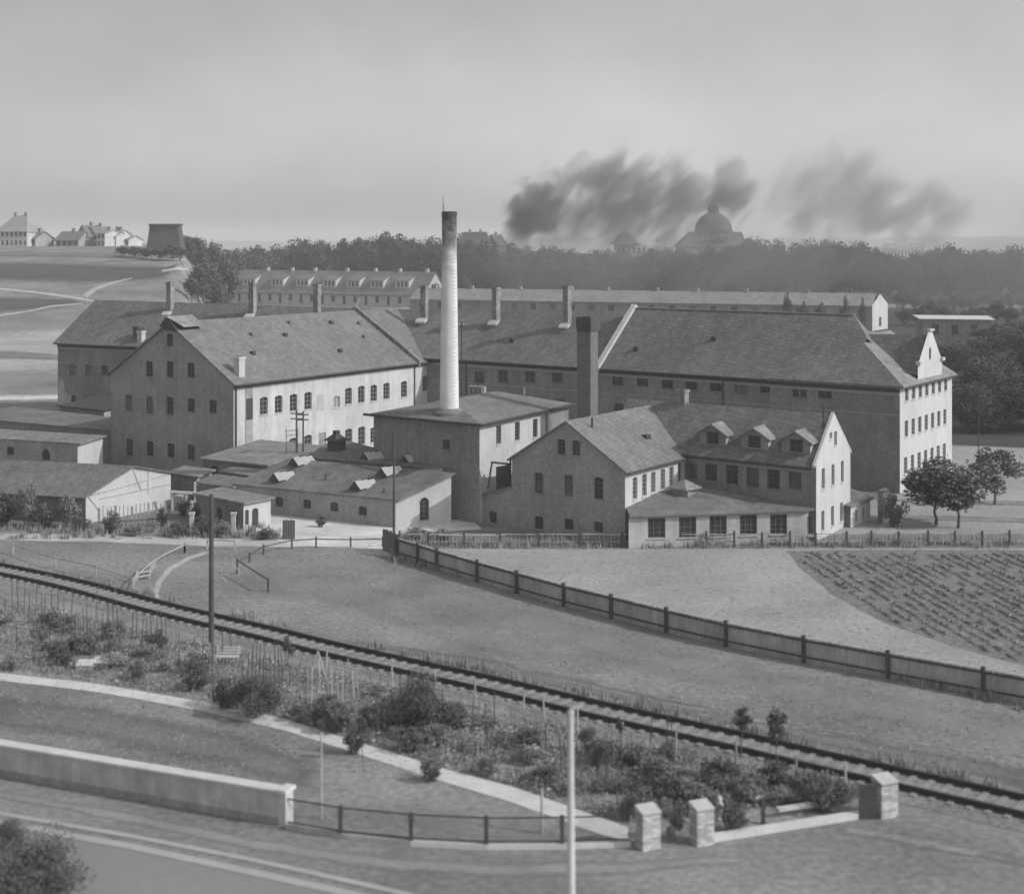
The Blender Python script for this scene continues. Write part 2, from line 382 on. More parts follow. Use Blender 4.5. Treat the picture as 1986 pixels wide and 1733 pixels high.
def stack(T, c, a, z0, z1, u, m, name='chimney', parent=None, cap=.12):
    u = V((u[0], u[1], 0)); v = V((-u.y, u.x, 0)); mb = MB()
    mb.box(c, u, v, a, a, z0, z1); mb.box(c, u, v, a + .16, a + .16, z1 + .002, z1 + .25)
    o = T.part(name, mb, m, parent)
    t = MB(); t.box(c, u, v, a * .6, a * .6, z1 + .26, z1 + .32); T.part('flue', t, M['soot'], o)
    return o
def gutter(T, pts, r=.09, name='gutter'):
    mb = MB()
    for p, q in zip(pts, pts[1:]): mb.tube(p, q, r, r, 6)
    return T.part(name, mb, M['gutter'])

# ================================================================== THE GROUND
mb = MB()
xs = [-5200, -3000, -1800, -1000, -600] + [-400 + 2 * i for i in range(190)] + [-20 + 6 * i for i in range(71)] + [600, 1000, 1800, 3000, 5200]
ys = [-300, 0, 20] + [30 + 10 * i for i in range(17)] + [200 + 4 * i for i in range(141)] + [800, 900, 1100, 1500, 2200, 3400, 5400]
rows = [[V((x, y, terr(x, y))) for x in xs] for y in ys]; W_ = len(xs)
mb.v = [p for r in rows for p in r]
mb.f = [[j * W_ + i, j * W_ + i + 1, (j + 1) * W_ + i + 1, (j + 1) * W_ + i] for j in range(len(ys) - 1) for i in range(W_ - 1)]
struct('ground', mb, M['meadow'], smooth=True)

def sheet(name, pts, m, z, kind='structure'):
    mb = MB(); mb.poly([P(x, y, 0) + V((0, 0, z)) for x, y in pts]); return struct(name, mb, m, kind)
def ribbon(name, top, bot, m, z, jit=.12, sub=6, terrain=False, soft=True):
    if terrain: sub, z, jit = 14, .05 + z * .12, jit * .6   # a strip between two pixel polylines, edges a little ragged
    def walk(pl):
        o = []
        for (x0, y0), (x1, y1) in zip(pl, pl[1:]):
            for i in range(sub): t = i / sub; o.append((x0 + (x1 - x0) * t, y0 + (y1 - y0) * t))
        o.append(pl[-1]); return o
    a, b = walk(top), walk(bot); f = (lambda x, y: PT(x, y)) if terrain else (lambda x, y: P(x, y))
    A = [f(x, y) for x, y in a]; B = [f(x, y) for x, y in b]; mb = MB()
    rr = random.Random(len(name) + len(top))
    for l in (A, B):
        for p in l[1:-1]: p.x += rr.uniform(-jit, jit); p.y += rr.uniform(-jit, jit)
    n = 8 if (terrain or soft) else 1; att = []; G = []
    for k, (p, q) in enumerate(zip(A, B)):
        row = []; e = min(k, len(A) - 1 - k) / 3.0
        for i in range(n + 1):
            r = p.lerp(q, i / n); r.z = (terr(r.x, r.y) if terrain else 0) + z; row.append(r); att.append(min(1.0, min(i, n - i) / (n / 2) * 1.3, e))
        G.append(row)
    mb.v = [p for row in G for p in row]; W = n + 1
    for k in range(len(G) - 1):
        for i in range(n): a_ = k * W + i; mb.f.append([a_ + 1, a_ + W + 1, a_ + W, a_])
    if not soft: return struct(name, mb, m)
    o = struct(name, mb, softmat(m)); at = o.data.attributes.new('fade', 'FLOAT', 'POINT'); at.data.foreach_set('value', att); return o
SOFT = {}
def softmat(m, peak=.95):                           # the same surface, thinning out raggedly towards the edge of the patch
    if m.name == 'worn_grass': peak = .6
    if m.name in SOFT: return SOFT[m.name]
    c = m.copy(); c.name = m.name + '_thinning'; n = c.node_tree; L = n.links; b = n.nodes['Principled BSDF']; o = [x for x in n.nodes if x.type == 'OUTPUT_MATERIAL'][0]
    a = n.nodes.new('ShaderNodeAttribute'); a.attribute_name = 'fade'; g = n.nodes.new('ShaderNodeNewGeometry'); t = n.nodes.new('ShaderNodeTexNoise'); t.inputs['Scale'].default_value = .7; t.inputs['Detail'].default_value = 8; t.inputs['Roughness'].default_value = .7; L.new(g.outputs['Position'], t.inputs[0])
    ad = n.nodes.new('ShaderNodeMath'); ad.operation = 'ADD'; L.new(a.outputs['Fac'], ad.inputs[0]); L.new(t.outputs[0], ad.inputs[1])
    q = n.nodes.new('ShaderNodeMapRange'); q.interpolation_type = 'SMOOTHSTEP'; q.inputs['From Min'].default_value = .60; q.inputs['From Max'].default_value = 1.55; q.inputs['To Max'].default_value = peak; L.new(ad.outputs[0], q.inputs[0]); L.new(q.outputs[0], b.inputs['Alpha']); SOFT[m.name] = c; return c

def rag(pts, j, sub=5, seed=1):           # ragged closed outline in pixels
    rr = random.Random(seed); o = []
    for (x0, y0), (x1, y1) in zip(pts, pts[1:] + pts[:1]):
        for i in range(sub): t = i / sub; o.append((x0 + (x1 - x0) * t + rr.uniform(-j, j) * 2, y0 + (y1 - y0) * t + rr.uniform(-j, j)))
    return o
# fields and paths of the plain
sheet('dry_field', [(775, 1063), (1150, 1065), (1530, 1063), (2300, 1063), (2300, 1405), (2100, 1372), (1907, 1338), (1722, 1304), (1559, 1273), (1408, 1243), (1292, 1216), (1093, 1166), (940, 1122), (850, 1095)], M['dry'], .004)
sheet('tilled_field', rag([(1525, 1068), (1700, 1066), (1986, 1066), (2350, 1066), (2350, 1335), (2120, 1318), (1986, 1290), (1850, 1254), (1720, 1210), (1610, 1150), (1555, 1105)], 1.2, 4, 3), M['plough'], .008)
sheet('yard_verge', [(775, 1062), (2300, 1062), (2300, 1036), (1500, 1036), (1200, 1030), (790, 1030)], M['darkgrass'], .005)
sheet('trampled_verge', rag([(-150, 1030), (300, 1040), (560, 1048), (745, 1052), (745, 1062), (560, 1060), (400, 1058), (200, 1050), (-150, 1044)], .8, 6, 5), M['path'], .005)
sheet('factory_yard', [(400, 985), (560, 990), (780, 1000), (905, 1000), (935, 1026), (790, 1034), (745, 1064), (572, 1058), (535, 1046), (380, 1015)], M['yard'], .010)
sheet('courtyard', [(870, 1005), (1230, 1040), (1580, 1050), (1760, 1040), (1690, 960), (1300, 850), (860, 850), (600, 850)], M['cinder'], .003)
sheet('left_yard', [(-200, 800), (110, 800), (420, 850), (620, 850), (600, 985), (400, 1020), (160, 1020), (-200, 1018)], M['darkgrass'], .003)
ribbon('footpath', [(408, 1062), (360, 1078), (322, 1098), (300, 1122), (290, 1150), (292, 1168)], [(425, 1068), (375, 1086), (342, 1105), (322, 1126), (312, 1150), (318, 1172)], M['path'], .009, .05)
ribbon('cinder_track', [(690, 1238), (900, 1268), (1150, 1318), (1400, 1375), (1700, 1435), (2200, 1520)], [(600, 1228), (850, 1290), (1100, 1342), (1380, 1402), (1650, 1462), (2150, 1578)], M['darkgrass'], .006, .5)
ribbon('track_rut', [(850, 1266), (1000, 1297), (1250, 1352), (1500, 1400), (1750, 1432), (2100, 1480)], [(850, 1269), (1000, 1301), (1250, 1357), (1500, 1406), (1750, 1440), (2100, 1490)], M['soil'], .010, .25)
ribbon('worn_strip', [(800, 1100), (1000, 1160), (1290, 1245), (1560, 1305), (1900, 1370), (2200, 1434)], [(700, 1140), (900, 1210), (1200, 1300), (1500, 1366), (1850, 1440), (2200, 1510)], M['worn'], .0065, .5)
ribbon('worn_strip', [(150, 1124), (420, 1184), (640, 1232), (900, 1290), (1200, 1352), (1500, 1418), (1760, 1476), (2200, 1574)], [(150, 1142), (420, 1206), (640, 1258), (900, 1320), (1200, 1388), (1500, 1456), (1760, 1516), (2200, 1620)], M['worn'], .0085, .4)
ribbon('worn_strip', [(460, 1090), (700, 1110), (900, 1190), (1100, 1250)], [(440, 1150), (680, 1190), (900, 1270), (1100, 1300)], M['worn'], .0072, .6)
ribbon('worn_strip', [(1590, 1590), (1760, 1615), (1900, 1642), (2200, 1690)], [(1590, 1608), (1760, 1640), (1900, 1668), (2200, 1722)], M['soil'], .011, .12)
ribbon('worn_strip', [(800, 1540), (950, 1580), (1080, 1610), (1200, 1630)], [(700, 1580), (850, 1625), (1050, 1640), (1200, 1640)], M['worn'], .0088, .2)
ribbon('worn_strip', [(-100, 1330), (200, 1360), (450, 1410), (650, 1480)], [(-100, 1410), (200, 1450), (450, 1500), (640, 1560)], M['darkgrass'], .0088, .2)
# right lawn behind the trees
sheet('lawn', [(1845, 865), (1900, 866), (2400, 890), (2400, 1034), (1700, 1034), (1740, 960)], M['dry'], .006)
ribbon('lawn_path', [(1700, 996), (1850, 998), (2000, 1004), (2300, 1008)], [(1690, 1009), (1850, 1012), (2000, 1016), (2300, 1020)], M['soil'], .012, .2)
ribbon('lawn_path', [(1860, 968), (2000, 970), (2300, 972)], [(1860, 980), (2000, 983), (2300, 985)], M['soil'], .012, .2)
# hill on the left: bands and tracks draped on it
HB = 'hill_field'
ribbon(HB, [(-60, 488), (120, 489), (250, 492), (300, 496)], [(-60, 500), (120, 500), (250, 503), (300, 506)], M['plough'], .25, 1.0, 6, True)
ribbon(HB, [(-60, 503), (150, 505), (330, 512), (365, 516)], [(-60, 552), (60, 556), (150, 556), (330, 548)], M['hill'], .25, .5, 6, True)
ribbon(HB, [(-60, 572), (60, 573), (140, 580), (178, 590)], [(-60, 618), (50, 606), (120, 592), (165, 590)], M['hill'], .22, .5, 6, True)
ribbon('light_field', [(-60, 622), (60, 607), (120, 598), (190, 600)], [(-60, 762), (40, 764), (80, 764), (112, 764)], M['palefield'], .05, .5, 6, True)
ribbon(HB, [(-60, 676), (40, 680), (150, 690)], [(-60, 700), (40, 701), (150, 702)], M['meadow'], .30, .5, 6, True)
ribbon('sandy_lane', [(-60, 766), (40, 765), (140, 762)], [(-60, 782), (40, 781), (140, 780)], M['yard'], .3, .3, 6, True)
ribbon('hill_track', [(-60, 551), (60, 563), (150, 574), (190, 583)], [(-60, 560), (60, 571), (145, 583), (190, 590)], M['path'], .45, .3, 6, True)
ribbon('hill_track', [(148, 576), (175, 558), (215, 546), (262, 538)], [(175, 582), (190, 566), (225, 552), (262, 540)], M['path'], .5, .3, 6, True)
ribbon('hill_track', [(150, 507), (250, 501), (330, 499), (368, 503)], [(150, 510), (250, 506), (330, 507), (368, 510)], M['dry'], .5, .4, 6, True)
ribbon('hill_track', [(-60, 618), (50, 603), (100, 592), (170, 586)], [(-60, 625), (50, 609), (100, 598), (170, 592)], M['path'], .5, .3, 6, True)
ribbon('hill_track', [(310, 524), (345, 517), (368, 519)], [(310, 530), (345, 527), (368, 530)], M['path'], .5, .3, 6, True)

# ------------------------------------------------------------------ foreground: garden plot, walk, road
sheet('garden_plot', [(-250, 1150), (0, 1152), (144, 1172), (288, 1205), (412, 1238), (519, 1262), (633, 1290), (806, 1330), (979, 1370), (1133, 1405), (1306, 1450), (1445, 1480), (1560, 1508), (1660, 1530), (1690, 1572), (1378, 1622), (1218, 1600), (1000, 1525), (850, 1485), (690, 1435), (560, 1395), (400, 1360), (200, 1326), (0, 1303), (-250, 1285)], M['soil'], .006)
ribbon('garden_walk', [(-250, 1282), (0, 1304), (200, 1327), (400, 1362), (560, 1396), (690, 1437), (850, 1487), (1000, 1527), (1150, 1580), (1218, 1603)],
       [(-250, 1295), (0, 1319), (200, 1343), (400, 1380), (560, 1418), (690, 1460), (850, 1512), (1000, 1558), (1150, 1612), (1218, 1632)], M['concrete'], .012, .03, soft=False)
ribbon('verge_path', [(-250, 1490), (0, 1528), (250, 1570), (500, 1622), (750, 1655), (950, 1668), (1225, 1664), (1380, 1656), (1480, 1664)], [(-250, 1515), (0, 1550), (250, 1600), (500, 1655), (750, 1692), (950, 1705), (1225, 1700), (1380, 1680), (1490, 1666)], M['cinder'], .010, .1)
ribbon('road', [(-250, 1545), (0, 1592), (250, 1634), (480, 1680), (600, 1705), (900, 1775), (1300, 1890)], [(-250, 1700), (0, 1760), (250, 1820), (480, 1880), (600, 1905), (900, 1975), (1300, 2080)], M['roadm'], .008, .02, soft=False)
def kerbline(name, line, wd, h, m, label):
    T0 = P(*line[0]); mb = MB()
    for a, b in zip(line, line[1:]):
        p, q = P(*a), P(*b); d = (q - p).normalized(); p = p - d * .01
        mb.beam(p + V((0, 0, h / 2)), q + V((0, 0, h / 2)), wd, h)
    o = link(name, mb.mesh(name, m, T0), None, T0); return tag(o, kind='structure')
kerbline('kerb', [(-250, 1532), (0, 1578), (250, 1621), (480, 1666), (600, 1692), (760, 1728), (1000, 1786)], .34, .04, M['roadpale'], '')
kerbline('kerb', [(-250, 1549), (0, 1596), (250, 1641), (480, 1690), (600, 1716), (760, 1752), (1000, 1812)], .50, .035, M['roadpale'], '')

# tilled rows: low ridges of soil with plants, seen as dark dashes
rng = random.Random(5); rd = MB(); pl = MB()
poly = [P(x, y) for x, y in [(1540, 1072), (2300, 1070), (2300, 1325), (2120, 1308), (1986, 1280), (1850, 1244), (1720, 1200), (1618, 1142), (1565, 1102)]]
def inside(p, pg):
    c = False; n = len(pg)
    for i in range(n):
        a, b = pg[i], pg[i - 1]
        if (a.y > p.y) != (b.y > p.y) and p.x < (b.x - a.x) * (p.y - a.y) / (b.y - a.y) + a.x: c = not c
    return c
d = (P(1700, 1180) - P(1560, 1090)).normalized(); nrm = V((-d.y, d.x, 0)); o0 = P(1800, 1150)
for i in range(-64, 90):
    base = o0 + nrm * (i * .86); t = -60.0
    while t < 60:
        p = base + d * t + nrm * rng.uniform(-.06, .06)
        ln = rng.uniform(.4, 1.4)
        if inside(p, poly) and rng.random() < .86:
            h = rng.uniform(.07, .16); wdt = rng.uniform(.15, .24); q = p + d * ln
            rd.v += [p - nrm * wdt, p + nrm * wdt, q + nrm * wdt, q - nrm * wdt, p + V((0, 0, h)) , q + V((0, 0, h * rng.uniform(.6, 1.2)))]
            k = len(rd.v) - 6; rd.f += [[k, k + 3, k + 5, k + 4], [k + 2, k + 1, k + 4, k + 5], [k + 1, k, k + 4], [k + 3, k + 2, k + 5]]
            for _ in range(3):
                c = p + d * rng.uniform(0, ln) + nrm * rng.uniform(-.2, .2) + V((0, 0, h + rng.uniform(-.05, .12)))
                a = V((rng.uniform(-1, 1), rng.uniform(-1, 1), rng.uniform(-.4, .8))) * .13; b = V((rng.uniform(-1, 1), rng.uniform(-1, 1), rng.uniform(-.4, .8))) * .13
                pl.poly([c - a, c - b, c + a, c + b])
        t += ln + rng.uniform(.02, .25)
tag(link('soil_ridges', rd.mesh('soil_ridges', M['plough'])), 'rows of low soil ridges in the dark tilled field', 'soil', kind='stuff')
tag(link('crop_plants', pl.mesh('crop_plants', M['leaf'])), 'rows of low leafy crop plants in the dark tilled field', 'crop', kind='stuff')

# grass tufts and weeds over the meadow
tf = MB(); rng = random.Random(11)
def tuft(mb, p, h, n=4, sp=.12):
    for _ in range(n):
        a = rng.uniform(0, 6.28); w_ = rng.uniform(.03, .07); dx = V((math.cos(a) * w_, math.sin(a) * w_, 0)); o = V((rng.uniform(-sp, sp), rng.uniform(-sp, sp), 0))
        tip = V((rng.uniform(-.12, .12), rng.uniform(-.12, .12), h * rng.uniform(.6, 1.2))); mb.poly([p + o - dx, p + o + dx, p + o + tip])
for _ in range(9000):
    x = rng.uniform(-60, 2050); y = rng.uniform(1062, 1500); p = P(x, y)
    tuft(tf, p, rng.uniform(.03, .08), 2, .15)
tag(link('grass_tufts', tf.mesh('grass_tufts', M['worn'])), 'short uneven grass over the meadow and verges', 'grass', kind='stuff')
wd = MB()
for k in range(900):                      # taller weeds along the fences and the railway bank
    s = rng.random()
    if s < .35: p = P(rng.uniform(775, 1986), 1060 + rng.uniform(-12, 3))
    elif s < .6: p = P(rng.uniform(0, 545), rng.uniform(1022, 1045))
    elif s < .8: x = rng.uniform(760, 1986); p = P(x, 1078 + (x - 765) * .236 + rng.uniform(-4, 6) + 6)
    else: x = rng.uniform(0, 1986); p = P(x, 1096 + x * .225 + rng.uniform(-8, 6))
    tuft(wd, p, rng.uniform(.25, .7), 9, .3)
tag(link('tall_weeds', wd.mesh('tall_weeds', M['leaf3'])), 'tall weeds along the fences and the railway bank', 'weeds', kind='stuff')

# ================================================================== RAILWAY
cl = [(-420, 1040), (-150, 1082), (3, 1111), (144, 1141), (288, 1181), (412, 1211), (519, 1236), (633, 1265), (806, 1304), (979, 1342), (1133, 1380), (1306, 1419), (1445, 1450), (1560, 1478), (1732, 1517), (1975, 1572), (2300, 1650), (2750, 1768), (3300, 1930)]
cp = [P(x, y) for x, y in cl]
def cat_(ps, sub=10):
    o = []; n = len(ps)
    for i in range(n - 1):
        p0, p1, p2, p3 = ps[max(0, i - 1)], ps[i], ps[i + 1], ps[min(n - 1, i + 2)]
        for k in range(sub):
            t = k / sub; o.append(.5 * ((2 * p1) + (p2 - p0) * t + (2 * p0 - 5 * p1 + 4 * p2 - p3) * t * t + (3 * p1 - p0 - 3 * p2 + p3) * t * t * t))
    o.append(ps[-1]); return o
track = cat_(cp); base = P(979, 1342)
for _ in range(12):                       # ease the kinks out of the line
    track = [track[0]] + [(a + b * 2 + c) / 4 for a, b, c in zip(track, track[1:], track[2:])] + [track[-1]]
T = Thing('railway_track', 'single railway track curving past the allotment gardens', 'railway track', base)
nr = []
for i, p in enumerate(track):
    d = (track[min(i + 1, len(track) - 1)] - track[max(i - 1, 0)]).normalized(); nr.append(V((-d.y, d.x, 0)))
G2 = 1.98
bl = MB()
for i in range(len(track) - 1):
    for a, b, za, zb in ((-2.2, -1.6, .016, .14), (-1.6, 1.6, .14, .14), (1.6, 2.2, .14, .016)):
        bl.poly([track[i] + nr[i] * a + V((0, 0, za)), track[i + 1] + nr[i + 1] * a + V((0, 0, za)), track[i + 1] + nr[i + 1] * b + V((0, 0, zb)), track[i] + nr[i] * b + V((0, 0, zb))][::-1])
bl = struct('ballast_bed', bl, M['ballast'])
for sd_ in (-1, 1):
    rl = MB(); pr = [(-.07, 0), (.07, 0), (.07, .02), (.02, .04), (.02, .12), (.045, .14), (.045, .18), (-.045, .18), (-.045, .14), (-.02, .12), (-.02, .04), (-.07, .02)]
    k0 = 0
    for i, p in enumerate(track):
        for a, z in pr: rl.v.append(p + nr[i] * (sd_ * G2 / 2 + a * 1.7) + V((0, 0, .19 + z * 1.25)))
        if i:
            n = len(pr)
            for j in range(n): rl.f.append([(i - 1) * n + j, (i - 1) * n + (j + 1) % n, i * n + (j + 1) % n, i * n + j])
    T.part('rail', rl, M['rail'])
sm_ = MB(); sm_.box((0, 0), (1, 0), (0, 1), 3.0, .26, .10, .205); sme = sm_.mesh('sleeper', M['sleeper'])
acc = 0.0; nsl = 0
for i in range(len(track) - 1):
    sg = (track[i + 1] - track[i]).length; t = acc
    while t < sg and nsl < 296:
        p = track[i].lerp(track[i + 1], t / sg); o = link('sleeper', sme, T.o, p - base + V((0, 0, random.uniform(-.012, .01))))
        o.rotation_euler = (0, 0, math.atan2(nr[i].y, nr[i].x) + random.uniform(-.02, .02)); nsl += 1; t += .82
    acc = t - sg

# ================================================================== FENCES
def post(mb, p, a, h, u=(1, 0)): mb.box((p.x, p.y), u, (-u[1], u[0]), a, a, p.z - .02, p.z + h)
bp = [(768, 1079), (810, 1092), (847, 1104), (925, 1128), (1002, 1150), (1093, 1176), (1185, 1199), (1292, 1226.5), (1408, 1254), (1559, 1285), (1722, 1316), (1907, 1350), (2100, 1386), (2330, 1430)]
bq = [P(*p) for p in bp]; FH = 1.48
T = Thing('board_fence', 'long dark close-boarded fence between the meadow and the dry field', 'fence', bq[5])
for i, (p, q) in enumerate(zip(bq, bq[1:])):
    d = (q - p).normalized(); n = V((d.y, -d.x, 0)); n = n if n.y < 0 else -n; L = (q - p).length
    mbp = MB(); t = .1
    while t < L - .1:
        wv = min(.16, L - .1 - t); c = p + d * (t + wv / 2) - n * (.08 + random.uniform(0, .012) + .013 * (int(t / .17) % 2)); mbp.box((c.x, c.y), d, n, wv, .025, 0, FH - .12 + random.uniform(-.03, .03)); t += .165
    T.part('board_panel', mbp, M['wood'], kind='stuff')
    for z in (FH - .22, .35):
        r = MB(); r.beam(p + V((0, 0, z)) - n * .03, q + V((0, 0, z)) - n * .03, .06, .10); T.part('rail', r, M['wood2'])
    cpb = MB(); cpb.beam(p + V((0, 0, FH - .06)) - n * .07, q + V((0, 0, FH - .06)) - n * .07, .16, .05); T.part('capping_board', cpb, M['wood'])
for i, p in enumerate(bq):
    m_ = MB(); d = (bq[min(i + 1, len(bq) - 1)] - bq[max(i - 1, 0)]).normalized(); m_.box((p.x, p.y), (d.x, d.y), (-d.y, d.x), .19, .19, -.02, FH + .06)
    m_.box((p.x, p.y), (d.x, d.y), (-d.y, d.x), .24, .24, FH + .062, FH + .10); T.part('post', m_, M['wood2'])
# the fence's end block of rough planks by the gate
T = Thing('gate_screen', 'short high board screen where the long fence meets the yard gate', 'screen', P(757, 1076))
a, b = P(744, 1068), P(772, 1080)
for k in range(9):
    c = a.lerp(b, k / 8); m_ = MB(); m_.box((c.x, c.y), (1, 0), (0, 1), .15, .05, 0, 1.75 + random.uniform(-.06, .06)); T.part('board', m_, M['wood2'])
# yard fence at the foot of the houses
yx = [775, 830, 900, 970, 1045, 1126, 1207, 1260, 1317, 1370, 1424, 1478, 1532, 1582, 1642, 1690, 1743, 1800, 1852, 1905, 1958, 2030, 2100, 2200]
yq = [P(x, 1059 - (1.5 if x > 1600 else 0)) for x in yx]
T = Thing('yard_fence', 'low post and rail fence with thin pickets along the factory edge of the dry field', 'fence', P(1300, 1059))
for i, p in enumerate(yq):
    m_ = MB(); post(m_, p, .15, 1.15 + random.uniform(-.08, .1)); T.part('post', m_, M['wood2'])
for p, q in zip(yq, yq[1:]):
    r = MB(); r.beam(p + V((0, .1, .95)), q + V((0, .1, .92)), .05, .08); r.beam(p + V((0, .1, .35)), q + V((0, .1, .35)), .05, .08); T.part('rail', r, M['wood'])
    s = MB(); n = int((q - p).length / .28)
    for k in range(1, n):
        c = p.lerp(q, k / n)
        if random.random() < .8: s.box((c.x, c.y + .05), (1, 0), (0, 1), .04, .02, 0, .8 + random.uniform(-.12, .2))
    if s.v: T.part('pickets', s, M['wood'], kind='stuff')
r = MB(); r.beam(P(850, 1056, 0) + V((0, .3, .72)), P(982, 1056, 0) + V((0, .3, .72)), .10, .10)
solo('pale_plank', r, M['palewood'], 'long pale plank lying along the yard fence right of the gate', 'plank', P(850, 1056, .0))

# pasture fence left of the gate and by the footpath
def railfence(pts, hs, label, railz=(.95,), m=M['wood2'], name='rail_fence', pw=.12, rails=None, cat='fence'):
    q = [P(*p) for p in pts]; T = Thing(name, label, cat, q[0])
    for p, h in zip(q, hs): m_ = MB(); post(m_, p, pw, h); T.part('post', m_, m)
    for i in (rails if rails is not None else range(len(q) - 1)):
        for z in railz:
            r = MB(); r.beam(q[i] + V((0, -.08, hs[i] * z - .05)), q[i + 1] + V((0, -.08, hs[i + 1] * z - .05)), .06, .08); T.part('rail', r, m)
    return T
railfence([(25, 1073), (107, 1101), (185, 1119), (258, 1142), (290, 1112), (318, 1092), (358, 1072)], [.8, .85, .9, .8, .8, .75, .75], 'leaning post and rail fence beside the railway left of the footpath', m=M['wood'])
railfence([(258, 1144), (266, 1128), (290, 1122), (300, 1103)], [.7, .8, .7, .6], 'tumbledown short fence corner where the footpath meets the railway bank', m=M['wood'], railz=(.9, .5))
railfence([(358, 1072), (402, 1064), (455, 1066)], [.75, .8, .8], 'three thin posts with a rail left of the tall telegraph pole', m=M['wood'])
railfence([(484, 1090), (511, 1075), (566, 1064), (613, 1062), (680, 1061), (742, 1060)], [.75, .8, .85, .9, .8, .8], 'short posts with a thin rail across the yard entrance', m=M['wood2'], railz=(.85,))
railfence([(460, 1112), (520, 1147)], [1.1, .95], 'two posts joined by one rail in the meadow near the telegraph pole', m=M['wood2'])
# half-buried iron hoop beside it
hp = MB(); c0 = P(446, 1128)
for k in range(24):
    a0, a1 = k / 24 * 6.283, (k + 1) / 24 * 6.283
    hp.tube(c0 + V((math.cos(a0) * .62, .1, .55 + math.sin(a0) * .62)), c0 + V((math.cos(a1) * .62, .1, .55 + math.sin(a1) * .62)), .03, .03, 5, False)
solo('iron_hoop', hp, M['wood'], 'thin hoop standing in the grass beside the two-post rail', 'hoop', c0)

# garden wire fence along the railway
gx = [(633, 1300), (760, 1330), (845, 1351), (922, 1370), (1015, 1392), (1055, 1402), (1120, 1425), (1208, 1458), (1310, 1478), (1428, 1500), (1545, 1525), (1640, 1545)]
gq = [P(*p) for p in gx]
T = Thing('garden_wire_fence', 'thin post and wire fence between the allotment garden and the railway', 'fence', gq[4])
for p in gq: m_ = MB(); m_.tube(p, p + V((random.uniform(-.05, .05), 0, 1.35 + random.uniform(-.1, .15))), .06, .05, 6); T.part('post', m_, M['wood'])
for z in (.45, .85, 1.25):
    r = MB()
    for p, q in zip(gq, gq[1:]): r.tube(p + V((0, 0, z)), q + V((0, 0, z)), .008, .008, 4, False)
    T.part('wire', r, M['metal'])
# bean poles at the left
for gi, (x0, x1, y0, y1, n, lab) in enumerate([(10, 120, 1185, 1215, 10, 'rows of thin bean poles at the far left of the garden'), (120, 240, 1200, 1250, 10, 'dense clump of bean poles on the left side of the garden'), (470, 560, 1300, 1345, 12, 'tall bean poles overgrown with leaves in the middle garden'), (590, 705, 1355, 1375, 11, 'row of pale bean poles behind the walk'), (250, 330, 1235, 1260, 8, 'few thin poles right of the clump of bean poles'), (340, 460, 1262, 1320, 6, 'thin stakes among the bushes around the garden bench'), (20, 200, 1240, 1290, 6, 'thin stakes above the left end of the walk'), (720, 900, 1370, 1440, 7, 'thin stakes around the tall rounded bush'), (900, 1100, 1410, 1500, 7, 'thin stakes in the leafy bed left of the concrete pole'), (1120, 1330, 1450, 1540, 8, 'thin stakes right of the concrete pole')]):
    T = Thing('bean_poles', lab, 'bean poles', P((x0 + x1) / 2, (y0 + y1) / 2))
    for k in range(n):
        p = P(x0 + (x1 - x0) * (k + random.uniform(0, .6)) / n, y0 + (y1 - y0) * random.random()); m_ = MB()
        m_.tube(p, p + V((random.uniform(-.12, .12), random.uniform(-.1, .1), random.uniform(1.6, 2.3))), .03, .022, 5); T.part('pole', m_, M['palewood'] if gi == 3 and k % 2 else M['wood2'] if gi != 3 else M['wood'])

# ================================================================== FOREGROUND WALL, MESH FENCE, GATE PILLARS
a, b = P(-240, 1459), P(541, 1600); a = P(0, 1505) + (P(0, 1505) - P(541, 1600)).normalized() * 12; b = P(541, 1600)
T = Thing('garden_wall', 'low rendered garden wall with broad pale coping and a white end pier', 'wall', b)
L = (b - a).length; u = (b - a) / L; n = V((u.y, -u.x, 0)); W0 = 1.36
m_ = MB(); c = (a + b) / 2 - n * .25; m_.box((c.x, c.y), u, n, L, .44, -.05, W0); T.part('wall_body', m_, M['coursed'])
m_ = MB(); c = (a + b) / 2 - n * .24; m_.box((c.x, c.y), u, n, L + .02, .5, -.04, .30); T.part('shade_strip', m_, M['brick3'])  # darker strip paints in the shadow along the wall foot
k = 16
cs = MB(); cs.box((0, 0), (1, 0), (0, 1), L / k - .015, .66, 0, .09); csm = cs.mesh('coping_slab', M['concrete'])
for i in range(k):
    c = a + u * (L * (i + .5) / k) - n * .25; o = link('coping_slab', csm, T.o, c - T.base + V((0, 0, W0 + .003 + random.uniform(0, .008)))); o.rotation_euler = (0, 0, math.atan2(u.y, u.x))
m_ = MB(); c = b + u * .18 - n * .25; m_.box((c.x, c.y), u, n, .34, .60, -.02, W0 + .02); T.part('end_pier', m_, M['plaster'])
m_ = MB(); m_.box((c.x, c.y), u, n, .46, .84, W0 + .022, W0 + .16); T.part('pier_cap', m_, M['concrete'])
fpx = [(557, 1606), (660, 1624), (797, 1638), (943, 1645), (1090, 1644), (1222, 1640)]
fq = [P(*p) for p in fpx]
T = Thing('mesh_fence', 'low wire-mesh fence on a pale kerb between the garden wall and the gate', 'fence', fq[2])
